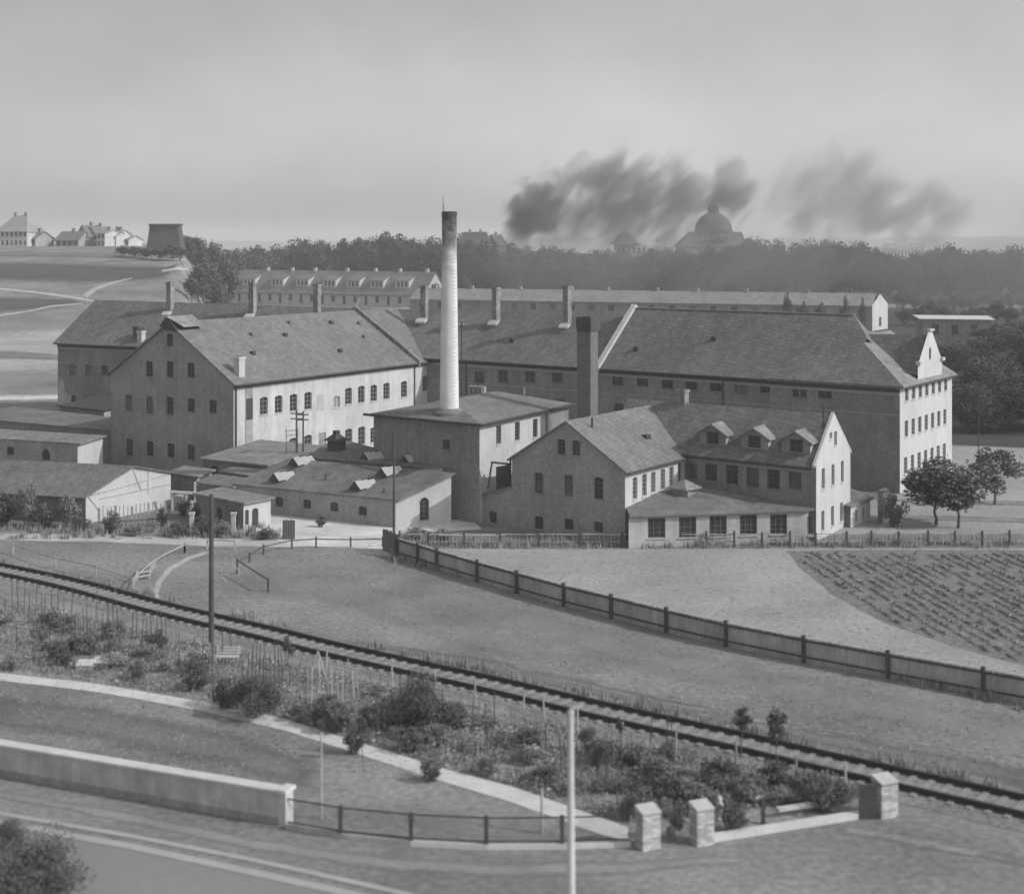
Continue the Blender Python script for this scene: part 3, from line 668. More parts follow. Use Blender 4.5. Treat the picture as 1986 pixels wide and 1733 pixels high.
for i, (p, q) in enumerate(zip(fq, fq[1:])):
    m_ = MB(); m_.beam(p + V((0, 0, .10)), q + V((0, 0, .10)), .26, .20); T.part('kerb', m_, M['concrete'] if i > 1 else M['plgrey'])
    for z in (1.22, .28): r = MB(); r.tube(p + V((0, 0, z)), q + V((0, 0, z)), .035, .035, 6); T.part('rail', r, M['metal'])
    ms = MB(); L = (q - p).length; n = int(L / .12)
    for k in range(n):
        for s in (-1, 1):
            t0 = k / n; t1 = min(1, max(0, t0 + s * .92 / L)); ms.beam(p.lerp(q, t0) + V((0, 0, .29)), p.lerp(q, t1) + V((0, 0, 1.2)), .006, .006)
    T.part('wire_mesh', ms, M['metal'], kind='stuff')
for i, p in enumerate(fq[1:-1]):
    m_ = MB(); m_.box((p.x, p.y), (1, 0), (0, 1), .17, .17, .0, 1.30); T.part('post', m_, M['wood2'])

# brick gate pillars: every brick a part
bm = MB(); bm.box((0, 0), (1, 0), (0, 1), .235, .112, 0, .104); BRS = [bm.mesh('brick', m_b) for m_b in (M['brickpost'], mat('brick_light', .60, .1, 3, .08, 14, bump=.01), mat('brick_dull', .40, .1, 3, .1, 14, bump=.01))]
def pillar(c, rz, W, D, H, label):
    T = Thing('gate_pillar', label, 'gate pillar', c, 'brick gate pillars'); ca, sa = math.cos(rz), math.sin(rz)
    def pt(x, y, z): return T.base + V((x * ca - y * sa, x * sa + y * ca, z))
    core = MB(); core.hexa([pt(x, y, z) for z in (0, H - .01) for x, y in ((-W / 2 + .012, -D / 2 + .012), (W / 2 - .012, -D / 2 + .012), (W / 2 - .012, D / 2 - .012), (-W / 2 + .012, D / 2 - .012))])
    T.part('core', core, M['mortar'])
    nc = int(H / .124); nx = 2; ny = 1
    for j in range(nc):
        off = (j % 2)
        for side in range(4):
            wl = W if side % 2 == 0 else D; n = nx if side % 2 == 0 else ny
            bw_ = (wl - .118) / n
            for k in range(n):
                x = -wl / 2 + (.118 if off else 0) + bw_ * (k + .5); y = -(D if side % 2 == 0 else W) / 2 + .056
                a = side * math.pi / 2; X = x * math.cos(a) - y * math.sin(a); Y = x * math.sin(a) + y * math.cos(a)
                o = link('brick', random.choice(BRS), T.o, V((X * ca - Y * sa, X * sa + Y * ca, j * .124 + random.uniform(-.003, .003)))); o.rotation_euler = (0, 0, rz + a); o.scale = ((bw_ - .018) / .235, random.uniform(.96, 1.07), 1)
    cap = MB(); e = .02
    cap.hexa([pt(x, y, z) for x, y, z in ((-W / 2 - e, -D / 2 - e, H), (W / 2 + e, -D / 2 - e, H), (W / 2 + e, D / 2 + e, H), (-W / 2 - e, D / 2 + e, H), (-W / 2 - e, -D / 2 - e, H + .07), (W / 2 + e, -D / 2 - e, H + .07), (W / 2 + e, D / 2 + e, H + .24), (-W / 2 - e, D / 2 + e, H + .24))])
    T.part('cap', cap, M['brickpost']); return T
c = P(1257, 1642); pillar(c, R(24), .80, .62, 1.40, 'pale brick gate pillar with sloping cap, left of the gateway by the mesh fence')
c = P(1361, 1634); pillar(c, R(24), .78, .62, 1.40, 'pale brick gate pillar with sloping cap at the near end of the low white wall')
c = P(1716, 1580); pillar(c, R(24), .84, .70, 1.42, 'pale brick pillar at the railway end of the low white wall')
# low white wall
a, b = P(1380, 1630), P(1694, 1580); T = Thing('low_wall', 'low white boundary wall between the two right-hand gate pillars', 'wall', a)
d = (b - a).normalized(); n = V((-d.y, d.x, 0)); L = (b - a).length; k = 8
for i in range(k):
    c = a + d * (L * (i + .5) / k); m_ = MB(); m_.box((c.x, c.y), d, n, L / k - .012, .34, -.02, .24 + random.uniform(0, .012)); T.part('kerb_stone', m_, M['concrete'])
m_ = MB(); m_.beam(P(1508, 1585) + V((0, 0, .35)), P(1576, 1575) + V((0, 0, .35)), .3, .12); solo('plank', m_, M['palewood'], 'pale plank lying behind the low white wall', 'plank', P(1508, 1585))
m_ = MB(); m_.beam(P(1462, 1560) + V((0, 0, .30)), P(1505, 1553) + V((0, 0, .30)), .3, .12); solo('plank', m_, M['palewood'], 'short pale plank behind the post of the garden end', 'plank', P(1462, 1560))
m_ = MB(); p = P(1480, 1597); m_.box((p.x, p.y), (1, 0), (0, 1), .16, .16, 0, 1.05); solo('fence_post', m_, M['wood2'], 'dark wooden post just behind the low white wall', 'post', p)
m_ = MB(); p = P(1395, 1590); m_.lathe((p.x, p.y), [(.2, .0), (.22, .12), (.12, .2), (.17, .5), (.16, .7), (.09, .78), (.13, .92), (.05, 1.02)], 12); solo('garden_ornament', m_, M['plaster'], 'small white bust-like garden ornament behind the middle gate pillar', 'ornament', p, smooth=True)
# dark board screen left of the third pillar
T = Thing('board_screen', 'dark board screen joined to the left of the railway-end pillar', 'screen', P(1680, 1586))
for k in range(7): p = P(1668 + k * 5, 1588); m_ = MB(); m_.box((p.x, p.y), (1, 0), (0, 1), .11, .04, 0, 1.45); T.part('board', m_, M['wood2'])

# posts and poles
def pole(px, yb, yt, r0, r1, m, name, label, cat, Y=None, arms=0, head=False, lean=0):
    p = P(px, yb) if Y is None else V(((px - CX) / F * Y, Y, 0)); h = CH - (yt - HY) * p.y / F
    T = Thing(name, label, cat, p); m_ = MB(); top = p + V((lean, 0, h)); m_.tube(p, top, r0, r1, 12); T.part('shaft', m_, m, smooth=False)
    for k in range(arms):
        z = h - .35 - k * .5; m_ = MB(); m_.beam(p + V((-.55, 0, z)), p + V((.55, 0, z)), .09, .09); ar = T.part('crossarm', m_, m)
        for s in (-.45, -.2, .2, .45): i = MB(); i.lathe((p.x + s, p.y), [(.03, z + .046), (.05, z + .08), (.05, z + .15), (.02, z + .19)], 8); T.part('insulator', i, M['plaster'], ar)
    if head:
        i = MB(); i.lathe((p.x, p.y), [(r1, h + .002), (r1 + .04, h + .03), (r1 + .04, h + .10), (.03, h + .14)], 10); T.part('pole_cap', i, M['conc_pole'])
        i = MB(); i.beam(p + V((-.02, -.05, h + .16)), p + V((.42, -.05, h + .30)), .06, .06); i.tube(p + V((0, 0, h)), p + V((0, 0, h + .2)), .05, .04, 8); T.part('bracket', i, M['conc_pole'])
    return T
pole(410, 1252, 958, .17, .12, M['wood2'], 'telegraph_pole', 'tall dark wooden telegraph pole rising from the left garden', 'telegraph pole')
pole(764, 1046, 838, .11, .07, M['wood2'], 'wooden_pole', 'thin dark pole beside the gate screen in front of the skylit workshop', 'pole')
pole(1107, 1800, 1384, .17, .085, M['conc_pole'], 'concrete_pole', 'pale concrete pole in the foreground with a small bracket at its top', 'pole', Y=50, head=True)
pole(623, 1588, 1420, .05, .04, M['wood'], 'garden_pole', 'thin grey pole standing on the lawn behind the mesh fence', 'pole')
pole(1051, 1615, 1530, .06, .05, M['wood'], 'garden_pole', 'short thin pole by the walk near the concrete pole', 'pole')
pole(1581, 1056, 970, .06, .05, M['wood2'], 'iron_pole', 'slender dark pole at the corner of the white gabled house', 'pole')
pole(1898, 905, 775, .06, .05, M['wood2'], 'iron_pole', 'slender dark pole on the far lawn before the dark trees', 'pole')
pole(895, 790, 625, .06, .05, M['metal'], 'roof_mast', 'thin mast with small arms just right of the round chimney', 'mast', Y=150, arms=1)
pole(575, 905, 795, .09, .08, M['wood2'], 'insulator_pole', 'left pole of the pair with crossarms before the white facade', 'pole', Y=146, arms=2)
pole(588, 905, 797, .09, .08, M['wood2'], 'insulator_pole', 'right pole of the pair with crossarms before the white facade', 'pole', Y=146.5, arms=2)
T = Thing('trellis', 'pale horizontal bars on a thin frame before the white facade', 'rack', V((-20.6, 146, 0)))
for k, yy in enumerate((836, 845, 857)): m_ = MB(); m_.beam(PD(553, yy, 146), PD(578, yy - 3, 146.4), .05, .07); T.part('bar', m_, M['cornice'])
for x in (555, 577): m_ = MB(); p = PD(x, 832, 146.3); m_.beam(V((p.x, p.y, 0)), p, .06, .06); T.part('post', m_, M['wood2'])

# ================================================================== THE LONG MAIN FACTORY BLOCK
A0, J0, C0 = V((-62.7, 210, 0)), V((-6.3, 180.7, 0)), V((37.4, 146, 0))
vv = V((.549, .836, 0)); u1 = (J0 - A0).normalized(); u2 = (C0 - J0).normalized(); SL = 20.4; CW = 41.8; LT = (C0 - J0).length
Z = lambda p, z: V((p.x, p.y, z))
T = Thing('factory_building', 'long dark-roofed main factory block with a tall white facade at its right end', 'factory', J0)
w1 = Wall(T, A0, J0, rect((J0 - A0).length, 0, 10.4), M['brick2'])
for px, y0, y1 in ((141, 766, 794), (203, 768, 796)): w1.op(px, y0, y1, 1.2, nh=3)
for px in (141, 172, 203): w1.op(px, 705, 728, 1.2, nh=2)
w1.done()
S_ = J0 + u2 * SL; X_ = J0 + u2 * CW
w2 = Wall(T, J0, X_, rect(CW, 0, 10.4), M['brick2'])
for px, y0, y1 in ((930, 722, 740), (976, 719, 738), (1028, 720, 739), (1081, 720, 738), (1197.6, 726, 744), (1246, 728.6, 746), (1293.8, 731.5, 750), (1340.5, 733, 753), (1388, 735, 756), (1437, 738.7, 760), (1487, 741.6, 759)):
    w2.op(px, y0 - 2, y1 + 3, 1.45, arch=.08, nh=1, nv=1)
for q in range(3, 40, 4): w2.opm(q, 4.6, 6.4, 1.25); w2.opm(q, 1.2, 3.0, 1.25)
w2.done()
PX0, PX1 = X_ - vv * .5, C0 - vv * .5; wc = LT - CW
w3 = Wall(T, PX0, PX1, rect(wc, 0, 10.4), M['brick2'])
for px, y0, y1, ww in ((1543, 748.8, 770, .75), (1558.6, 749.3, 771, .75), (1599.6, 753, 773, 1.5)): w3.op(px, y0, y1, ww, arch=.05, nh=1, nv=1)
w3.done()
m_ = MB(); m_.poly([X_, Z(X_, 10.4), Z(PX0, 10.4), PX0]); T.part('wall', m_, M['brick2'])
D0 = C0 + vv * 15.7
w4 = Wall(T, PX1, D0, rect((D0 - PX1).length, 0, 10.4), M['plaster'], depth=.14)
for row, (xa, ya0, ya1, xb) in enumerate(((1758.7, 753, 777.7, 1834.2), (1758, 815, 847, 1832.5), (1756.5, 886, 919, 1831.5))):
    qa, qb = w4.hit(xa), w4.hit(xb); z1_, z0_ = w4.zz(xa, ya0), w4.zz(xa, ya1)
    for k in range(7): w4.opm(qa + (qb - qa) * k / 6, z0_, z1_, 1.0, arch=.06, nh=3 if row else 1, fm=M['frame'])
w4.done()
for q0, z0, pts in ((.15, .1, ((0, 0), (3.2, 0), (3.0, 1.2), (2.2, 1.5), (2.4, 2.9), (1.2, 3.3), (.8, 5.0), (0, 5.3))),):
    mb = MB(); mb.poly([w1.at(q0 + a, z0 + b, .02) for a, b in pts]); T.part('render_patch', mb, M['plgrey'])
B1 = A0 + vv * 14
for p, q in ((D0, J0 + vv * 15.7), (J0 + vv * 15.7, B1)): Wall(T, p, q, rect((q - p).length, 0, 10.4), M['brick2']).done()
Wall(T, B1, A0, gab(14, 0, 10.4, 15.55), M['brick2']).done()
e = .5; ze = 10.4 - .38
ra, rj, rs = Z(A0 + vv * 7 - u1 * .4, 15.75), Z(J0 + vv * 7.85, 15.3), Z(S_ + vv * 7.85, 15.3)
fa, fj, fs = Z(A0 - vv * e - u1 * .4, ze), Z(J0 - vv * e, ze), Z(S_ - vv * e, ze)
ba, bj, bs = Z(B1 + vv * e - u1 * .4, ze), Z(J0 + vv * (15.7 + e), ze), Z(S_ + vv * (15.7 + e), ze)
mb = MB(); mb.slab([[p + V((0, 0, .1)) for p in f] for f in ([fa, fj, rj], [fa, rj, ra], [fj, fs, rs, rj], [bj, ba, ra], [bj, ra, rj], [bs, bj, rj, rs])], .16)
roof1 = T.part('roof', mb, M['tile'])
fr = Frame2(J0, u2, vv)
f2 = [fr(SL + .02, -e, ze), fr(50.2, -e, ze), fr(50.2, 5.2, 14.35), fr(47.8, 7.85, 16.4), fr(SL + .02, 7.85, 16.4)]
b2 = [fr(SL + .02, 7.85, 16.4), fr(47.8, 7.85, 16.4), fr(50.2, 5.2, 14.35), fr(50.2, 15.7 + e, ze), fr(SL + .02, 15.7 + e, ze)]
mb = MB(); mb.slab([[p + V((0, 0, .1)) for p in f] for f in (f2, b2)], .16); roof2 = T.part('roof', mb, M['tile'])
frc = Frame2(PX0, u2, vv)
rv_ = roof_v(frc, wc, 16.2, 10.4, 14.4, .5, .3, hf=6.8); roof3 = add_roof(T, rv_[1:], M['tile'], lift=.13); roof4 = add_roof(T, rv_[:1], M['felt2'], lift=.135)  # right slope in paler material, its sunlit tone put into the colour
# fire walls through the roof
def parapet(T, pts, wd_, h, m, u, name='fire_wall'):
    mb = MB()
    for p, q in zip(pts, pts[1:]):
        x = u * (wd_ / 2); mb.hexa([p - x - V((0, 0, .2)), p + x - V((0, 0, .2)), q + x - V((0, 0, .2)), q - x - V((0, 0, .2)), p - x + V((0, 0, h)), p + x + V((0, 0, h)), q + x + V((0, 0, h)), q - x + V((0, 0, h))])
    return T.part(name, mb, m)
parapet(T, [fr(SL, -.75, 9.9), fr(SL, 7.85, 16.5), fr(SL, 16.4, 9.9)], .62, .42, M['plaster'], u2)
# ridge caps
mb = MB(); mb.beam(fr(SL + .3, 7.85, 16.52), fr(47.8, 7.85, 16.52), .3, .1); T.part('ridge_tiles', mb, M['cornice'], roof2)
# cornice: two dark bands with a pale course between
for a, b, n_ in ((A0, J0, 1), (J0, X_, 1), (PX0, PX1, 1)):
    d = (b - a).normalized(); n = V((d.y, -d.x, 0)); L = (b - a).length; c = (a + b) / 2
    for z0, z1, o_, mm in ((9.62, 9.86, .16, 'gutter'), (9.3, 9.6, .10, 'cornice'), (7.35, 7.5, .05, 'cornice')):
        mb = MB(); cc = c + n * (o_ / 2); mb.box((cc.x, cc.y), d, n, L - .04, o_, z0, z1); T.part('cornice' if z0 > 9 else 'string_course', mb, M[mm])
    g = n * (e + .12); gutter(T, [Z(a + g, ze + .02), Z(b + g, ze + .02)], .10)
g = u2 * .55; gutter(T, [Z(PX1 + g, ze + .05), Z(D0 + g, ze + .05)], .10)
# gabled dormer over the white facade
ta, tb = 4.6, 12.2; frd = Frame2(C0, u2, vv)
wg = Wall(T, frd(.06, ta), frd(.06, tb), [(0, 10.35), (5.8, 10.35), (5.8, 11.9), (5.15, 12.0), (4.2, 13.4), (3.5, 14.7), (3.2, 15.25), (2.6, 15.25), (2.3, 14.7), (1.6, 13.4), (.65, 12.0), (0, 11.9)][::1], M['plaster'], name='gable_wall')
wg.out = [(0, 10.35), (7.6, 10.35), (7.6, 11.9), (4.35, 15.1), (3.25, 15.1), (0, 11.9)]
wg.opm(3.8, 12.3, 13.5, .65, arch=.3, nh=1); wg.done()
mb = MB(); mb.slab([[frd(-7.0, 8.5, 14.55), frd(-7.0, 4.3, 10.9), frd(.0, 4.6, 11.1), frd(.0, 8.5, 14.7)], [frd(-7.0, 8.5, 14.55), frd(.0, 8.5, 14.7), frd(.0, 12.2, 11.1), frd(-7.0, 12.5, 10.9)]], .12)
T.part('dormer_roof', mb, M['tile'])
for t0, t1 in ((ta, ta + .45), (tb - .45, tb)):
    mb = MB(); c = frd(.12, (t0 + t1) / 2); mb.box((c.x, c.y), u2, vv, .5, .7, 11.91, 12.25); T.part('gable_shoulder', mb, M['plaster'])
mb = MB(); c = frd(.08, 8.5); mb.box((c.x, c.y), u2, vv, .4, 1.3, 15.11, 15.3); T.part('gable_cap', mb, M['plaster'])
# the row of ridge stacks
for px, yt, zb, zt_m in ((330, 545, 14.4, 'midbrick'), (490, 547, 14.4, 'midbrick'), (615, 549, 14.4, 'midbrick'), (823, 552, 14.4, 'midbrick'), (962, 555, 14.2, 'midbrick'), (1100, 552, 14.2, 'midbrick')):
    a, b, zt = (A0, u1, 15.6) if px < 900 else (J0, u2, 15.3)
    w_ = 7.0 if px < 900 else 7.0; o = a + vv * (w_ - 1.1); k = (px - CX) / F
    q = (k * o.y - o.x) / (b.x - k * b.y); c = o + b * q; z1 = CH - (yt - HY) * c.y / F
    stack(T, (c.x, c.y), .74, zb - .6, z1 - .4, b, M[zt_m], parent=None)
    mb = MB(); sl = (ra.z - 10.4) / 7.0; ce = c - vv * .95; zc = 10.4 + .77 * (w_ - 2.0)
    mb.hexa([Z(ce - b * .7, zc - .3), Z(ce + b * .7, zc - .3), Z(ce + b * .7 + vv * .5, zc + .1), Z(ce - b * .7 + vv * .5, zc + .1), Z(ce - b * .7, zc - .1), Z(ce + b * .7, zc - .1), Z(ce + b * .7 + vv * .5, zc + .35), Z(ce - b * .7 + vv * .5, zc + .35)])
    T.part('lead_apron', mb, M['concrete'])
c = w1.at(w1.hit(256), 0, -1.2); stack(T, (c.x, c.y), .95, 9.5, 12.4, u1, M['soot'], label if False else 'chimney')
c = w1.at(w1.hit(268), 0, -.6); stack(T, (c.x, c.y), .8, 9.3, 11.9, u1, M['plaster'])
# small roof lights and vents scattered on the slopes
def on_front(a, b, w_, zr, q, t): c = a + b * q + vv * t; return Z(c, 10.4 + (zr - 10.4) * t / w_ + .12)
for q, t in ((6, 3), (17, 5), (24, 2.2), (33, 4)):
    p = on_front(J0, u2, 7.85, 16.4 if q > SL else 15.3, q, t); mb = MB(); mb.box((p.x, p.y), u2, vv, .55, .5, p.z - .2, p.z + .3); T.part('roof_vent', mb, M['gutter'])
# downpipes
for px, (a, b) in ((1403, (J0, X_)), (905, (J0, X_)), (1526, (J0, X_))):
    k = (px - CX) / F; d = (b - a).normalized(); q = (k * a.y - a.x) / (d.x - k * d.y); p = a + d * q - vv * .14; mb = MB(); mb.tube(Z(p, 0), Z(p, 10.0), .07, .07, 6); T.part('downpipe', mb, M['gutter'])

# ================================================================== WHITE-SIDED BUILDING WITH THE BROAD GABLE
G0, E0 = V((-43.5, 165, 0)), V((-28, 153, 0)); ug = (E0 - G0).normalized(); vg = V((.514, .857, 0)); LG = (E0 - G0).length
T = Thing('factory_building', 'factory building with a broad dark gable and long white side wall', 'factory', E0)
w1 = Wall(T, G0, E0, gab(LG, 0, 9.9, 15.6), M['brick3'])
w1.op(329, 647, 671, 1.0)
for x, a, b in ((289.4, 700, 730.5), (329.5, 700, 732), (370, 703, 732), (249.6, 765, 797), (290, 768, 801), (329.5, 769.5, 804), (370.7, 772, 799), (412.6, 775, 801), (251, 850, 883), (290.7, 855, 884.5), (331, 859, 887), (370.6, 862, 892)): w1.op(x, a, b, 1.15)
w1.done()
F0 = E0 + vg * 43
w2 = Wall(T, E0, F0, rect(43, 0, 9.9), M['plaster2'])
for x, a, b in ((511.9, 769.5, 804), (540.5, 766.6, 801), (569.4, 763.7, 797), (597.6, 760, 794), (652.5, 768, 790), (676, 751.6, 784), (701, 748, 781), (725, 746, 778), (749.7, 742, 774), (783.7, 738.6, 770), (825.6, 728, 758)):
    w2.op(x, a, b, 1.25, arch=.15, nh=3, fm=M['frame'], gm=M['greyglass'] if x == 652.5 else M['glass'], sm=M['plaster'])
for x, a, b in ((568.8, 849, 882), (597.6, 843, 877), (676.4, 831, 865), (701.5, 827, 862), (725, 828, 858)): w2.op(x, a, b, 1.3, arch=.15, nh=3, fm=M['frame'])
w2.op(625, 839, 874, 1.3, kind='door', arch=0, dm=M['stain'])
w2.done()
mb = MB(); q0, q1 = w2.hit(475.6), w2.hit(490); w2.box(mb, q0, q1, 0, 9.55, .002, .05); lb = T.part('loading_bay', mb, M['stain'])
mb = MB(); w2.box(mb, q0 + .1, q1 - .1, w2.zz(483, 813), w2.zz(483, 772), .052, .10); T.part('shutter', mb, M['door'], lb)
mb = MB(); q0 = w2.hit(622); w2.box(mb, q0 - .6, q0 + .6, w2.zz(622, 795), w2.zz(622, 765), .002, .03); T.part('blocked_window', mb, M['plgrey'])
Wall(T, F0 - ug * LG, G0, rect(43, 0, 9.9), M['brick3']).done()
frg = Frame2(G0, ug, vg); add_roof(T, roof_v(frg, LG, 43, 9.9, 15.6, .5, .3), M['slate'])
mb = MB(); g = w2.n * .6
gutter(T, [Z(E0 + g - vg * .3, 9.62), Z(F0 + g, 9.62)], .12)
mb = MB(); w2.box(mb, 0.05, 43, 9.3, 9.72, .003, .12); T.part('eaves_board', mb, M['gutter'])
parapet(T, [frg(LG + .7, 32.2, 9.55), frg(LG / 2, 32.2, 15.65), frg(-.7, 32.2, 9.55)], .34, .55, M['midbrick'], vg)
mb = MB(); mb.beam(frg(LG / 2, 32.2, 16.1), frg(LG / 2 + .2, 33, 17.4), .12, .12); mb.beam(frg(LG / 2 + .2, 33, 17.4), frg(LG / 2 + 1.0, 33, 17.7), .12, .12); T.part('vent_pipe', mb, M['cornice'])
mb = MB(); p = w2.at(w2.hit(803), 0, .12); mb.tube(Z(p, 0), Z(p, 9.6), .07, .07, 6); p = w2.at(.25, 0, .12); mb.tube(Z(p, 0), Z(p, 9.6), .08, .08, 6); T.part('downpipe', mb, M['gutter'])
c = w2.at(1.9, 0, -.9); stack(T, (c.x, c.y), .8, 10.0, 12.1, ug, M['plaster'])
for t, s in ((6, .6), (14, .35), (20, .7), (27, .5), (29, .25), (9, .3), (24, .2), (17, .15)):
    p = frg(LG / 2 + LG / 2 * s + .2, t + .8, 15.6 - 5.7 * s + .1); mb = MB(); mb.box((p.x, p.y), ug, vg, .4, .5, p.z - .2, p.z + .22); T.part('roof_vent', mb, M['slate'] if t % 2 else M['gutter'])
# hoist house on the ridge at the gable
h0, h1 = frg(LG / 2 - 1.5, -.2), frg(LG / 2 + 2.4, -.2)
mb = MB(); mb.slab([[frg(LG / 2 - 1.2, -.5, 15.25), frg(LG / 2 - .1, -.5, 16.3), frg(LG / 2 - .1, 3.4, 16.3), frg(LG / 2 - 1.2, 3.4, 15.25)][::-1], [frg(LG / 2 - .1, -.5, 16.3), frg(LG / 2 + 1.9, 0.2, 15.3), frg(LG / 2 + 1.9, 3.4, 15.3), frg(LG / 2 - .1, 3.4, 16.3)]], .1); T.part('hoist_roof', mb, M['felt2'])
mb = MB(); mb.hexa([frg(LG / 2 - 1.0, -.45, 15.0), frg(LG / 2 + 1.6, -.35, 14.7), frg(LG / 2 + 1.6, 3.2, 14.7), frg(LG / 2 - 1.0, 3.2, 15.0), frg(LG / 2 - .25, -.45, 16.1), frg(LG / 2 + .1, -.35, 16.1), frg(LG / 2 + .1, 3.2, 16.1), frg(LG / 2 - .25, 3.2, 16.1)]); T.part('hoist_gable', mb, M['door'])

# ================================================================== BOILER HOUSE AND THE CHIMNEYS
K0, J1 = V((-12.5, 137.45, 0)), V((-2.77, 130, 0)); ub = (J1 - K0).normalized(); vb = V((.456, .89, 0)); LB = (J1 - K0).length
T = Thing('boiler_house', 'flat-roofed boiler house with a white right wall, around the foot of the round chimney', 'boiler house', J1)
w1 = Wall(T, K0, J1, rect(LB, 0, 8.5), M['brick2']); w1.op(865, 852, 872, .8, arch=0); w1.done()
L1 = J1 + vb * 13; L2 = J1 + vb * 18
w2 = Wall(T, J1, L1, rect(13, 0, 8.5), M['plaster2'])
for x, a, b in ((967.3, 825, 861), (1003.4, 818, 854), (1038, 812, 848)): w2.op(x, a, b, .95, arch=0, nh=4, fm=M['frame2'], sm=M['plaster'])
w2.done()
Wall(T, L1, L2, rect(5, 0, 8.5), M['brick2']).done()
Wall(T, L2, L2 - ub * LB, rect(LB, 0, 8.5), M['brick2']).done(); Wall(T, L2 - ub * LB, K0, rect(18, 0, 8.5), M['brick2']).done()
frb = Frame2(K0, ub, vb); add_roof(T, roof_v(frb, LB, 18, 8.5, 9.65, .55, .5, hf=5, hb=5), M['felt'])
gutter(T, [frb(-.7, -.7, 8.5), frb(LB + .65, -.7, 8.5), frb(LB + .65, 18.5, 8.5)], .12)
p = w2.at(13.1, 0, .2); mb = MB(); mb.tube(Z(p, 2), Z(p, 8.9), .12, .12, 8); T.part('downpipe', mb, M['plaster'])
for a, b_, h in ((4, 14, .9), (8, 16, .7), (2, 11, .5)): p = frb(a, b_, 9.3); mb = MB(); mb.tube(p, p + V((0, 0, h)), .09, .07, 8); T.part('vent_pipe', mb, M['cornice'])
for k in range(4): p = frb(1.0 + k * .55, 16.6, 9.1); mb = MB(); mb.box((p.x, p.y), ub, vb, .4, .5, 8.9, 9.75); T.part('roof_crate', mb, M['cornice'])

c = (-5.55, 134.6); T = Thing('round_chimney', 'tall round tapering brick chimney with a sooty black top and a lightning rod', 'chimney', (c[0], c[1], 0))
prof = [(.98 - .36 * i / 30, 26.1 * i / 30) for i in range(31)]; mb = MB(); mb.lathe(c, prof, 32); T.part('shaft', mb, M['stackshaft'], smooth=True)
mb = MB(); mb.lathe(c, [(.632, 24.3), (.65, 24.32), (.66, 26.0), (.64, 26.12)], 32); T.part('collar', mb, M['stackshaft'], smooth=False)
mb = MB(); mb.lathe(c, [(.63, 26.12), (.67, 26.2), (.69, 26.7), (.5, 26.74)], 32); T.part('cap', mb, M['soot'])
mb = MB(); mb.lathe(c, [(1.5, 8.0), (1.45, 9.0), (1.05, 9.35)], 24); T.part('flashing', mb, M['felt'])
for k in range(0):
    z = 9.8 + k * 1.12; r = .98 - .36 * z / 26.1; mb = MB(); mb.lathe(c, [(r + .004, z), (r + .03, z + .01), (r + .03, z + .07), (r + .004, z + .08)], 24); T.part('iron_band', mb, M['midbrick'])
mb = MB(); mb.tube(V((c[0] - .55, c[1], 26)), V((c[0] - .55, c[1], 28.2)), .04, .015, 6); mb.tube(V((c[0] - .4, c[1], 26.5)), V((c[0] - .55, c[1], 27.6)), .02, .02, 5); T.part('lightning_rod', mb, M['metal'])
mb = MB()
for k in range(50): z = 10 + k * .33; r = .98 - .36 * z / 26.1 + .12; mb.beam(V((c[0] + .25 , c[1] - r, z)), V((c[0] + .55, c[1] - r + .12, z)), .03, .03)
T.part('climbing_irons', mb, M['midbrick'], kind='stuff')

c = V((6.95, 140, 0)); T = Thing('square_chimney', 'square brick chimney with a dark face and a corbelled top behind the front gable house', 'chimney', c)
ubx = V((.79, -.613, 0)); vbx = V((.613, .79, 0))
mb = MB(); mb.box((c.x, c.y), ubx, vbx, 1.5, 1.2, 0, 15.8); T.part('shaft', mb, M['darkstack'])
for s, z0, z1 in ((.06, 15.802, 16.0), (.14, 16.002, 17.0), (.08, 17.002, 17.15)): mb = MB(); mb.box((c.x, c.y), ubx, vbx, 1.5 + s, 1.2 + s, z0, z1); T.part('corbelled_head', mb, M['soot'])
mb = MB(); mb.box((c.x, c.y), ubx, vbx, .8, .6, 17.152, 17.2); T.part('flue', mb, M['gutter'])

# ================================================================== FRONT GABLE HOUSE
G1, N0 = V((0, 128.5, 0)), V((9.0, 121, 0)); uh = (N0 - G1).normalized(); vh = V((.549, .836, 0)); LH = (N0 - G1).length
T = Thing('gable_house', 'brick gable house in front with a pale grey roof and five-windowed dark gable', 'house', N0)
a0 = Wall(T, G1, N0, [(0, 0)], M['brick3']); sl_ = -a0.hit(910)
AL = G1 - uh * sl_
w1 = Wall(T, G1, N0, gab(LH, 0, 5.83, 9.3), M['brick3'])
for x, a, b in ((1088.5, 851, 881.6), (1117.4, 854, 883)): w1.op(x, a, b, .82, arch=.08)
for x, a, b in ((1045, 916, 956.6), (1103, 920.5, 962), (1160.6, 925, 968), (1045, 1001, 1026), (1103, 1005.6, 1027), (1160.6, 1011, 1032)): w1.op(x, a, b, .92, arch=.08)
w1.done()
w0 = Wall(T, AL, G1, [(0, 0), (sl_, 0), (sl_, 3.35), (0, 1.9)], M['brick3'], label='lower annex wall'); w0.op(955.8, 991, 1014, .85); w0.done()
mb = MB(); p0, p1 = AL - uh * .2 - vh * .25, G1 - uh * .01 - vh * .25
mb.slab([[Z(p0, 1.95), Z(p1, 3.45), Z(p1 + vh * 8, 3.45), Z(p0 + vh * 8, 1.95)]], .12); T.part('annex_roof', mb, M['felt'])
Wall(T, AL + vh * 7.5, AL, rect(7.5, 0, 1.9), M['brick3']).done()
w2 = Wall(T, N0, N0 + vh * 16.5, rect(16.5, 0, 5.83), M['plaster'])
for x, a, b in ((1231.7, 925, 968), (1250, 919, 962), (1267, 914.7, 955), (1285.7, 909, 949), (1302.4, 904.6, 945), (1318.9, 897, 936)): w2.op(x, a, b, .78, arch=.06, nh=4, fm=M['frame'])
w2.done()
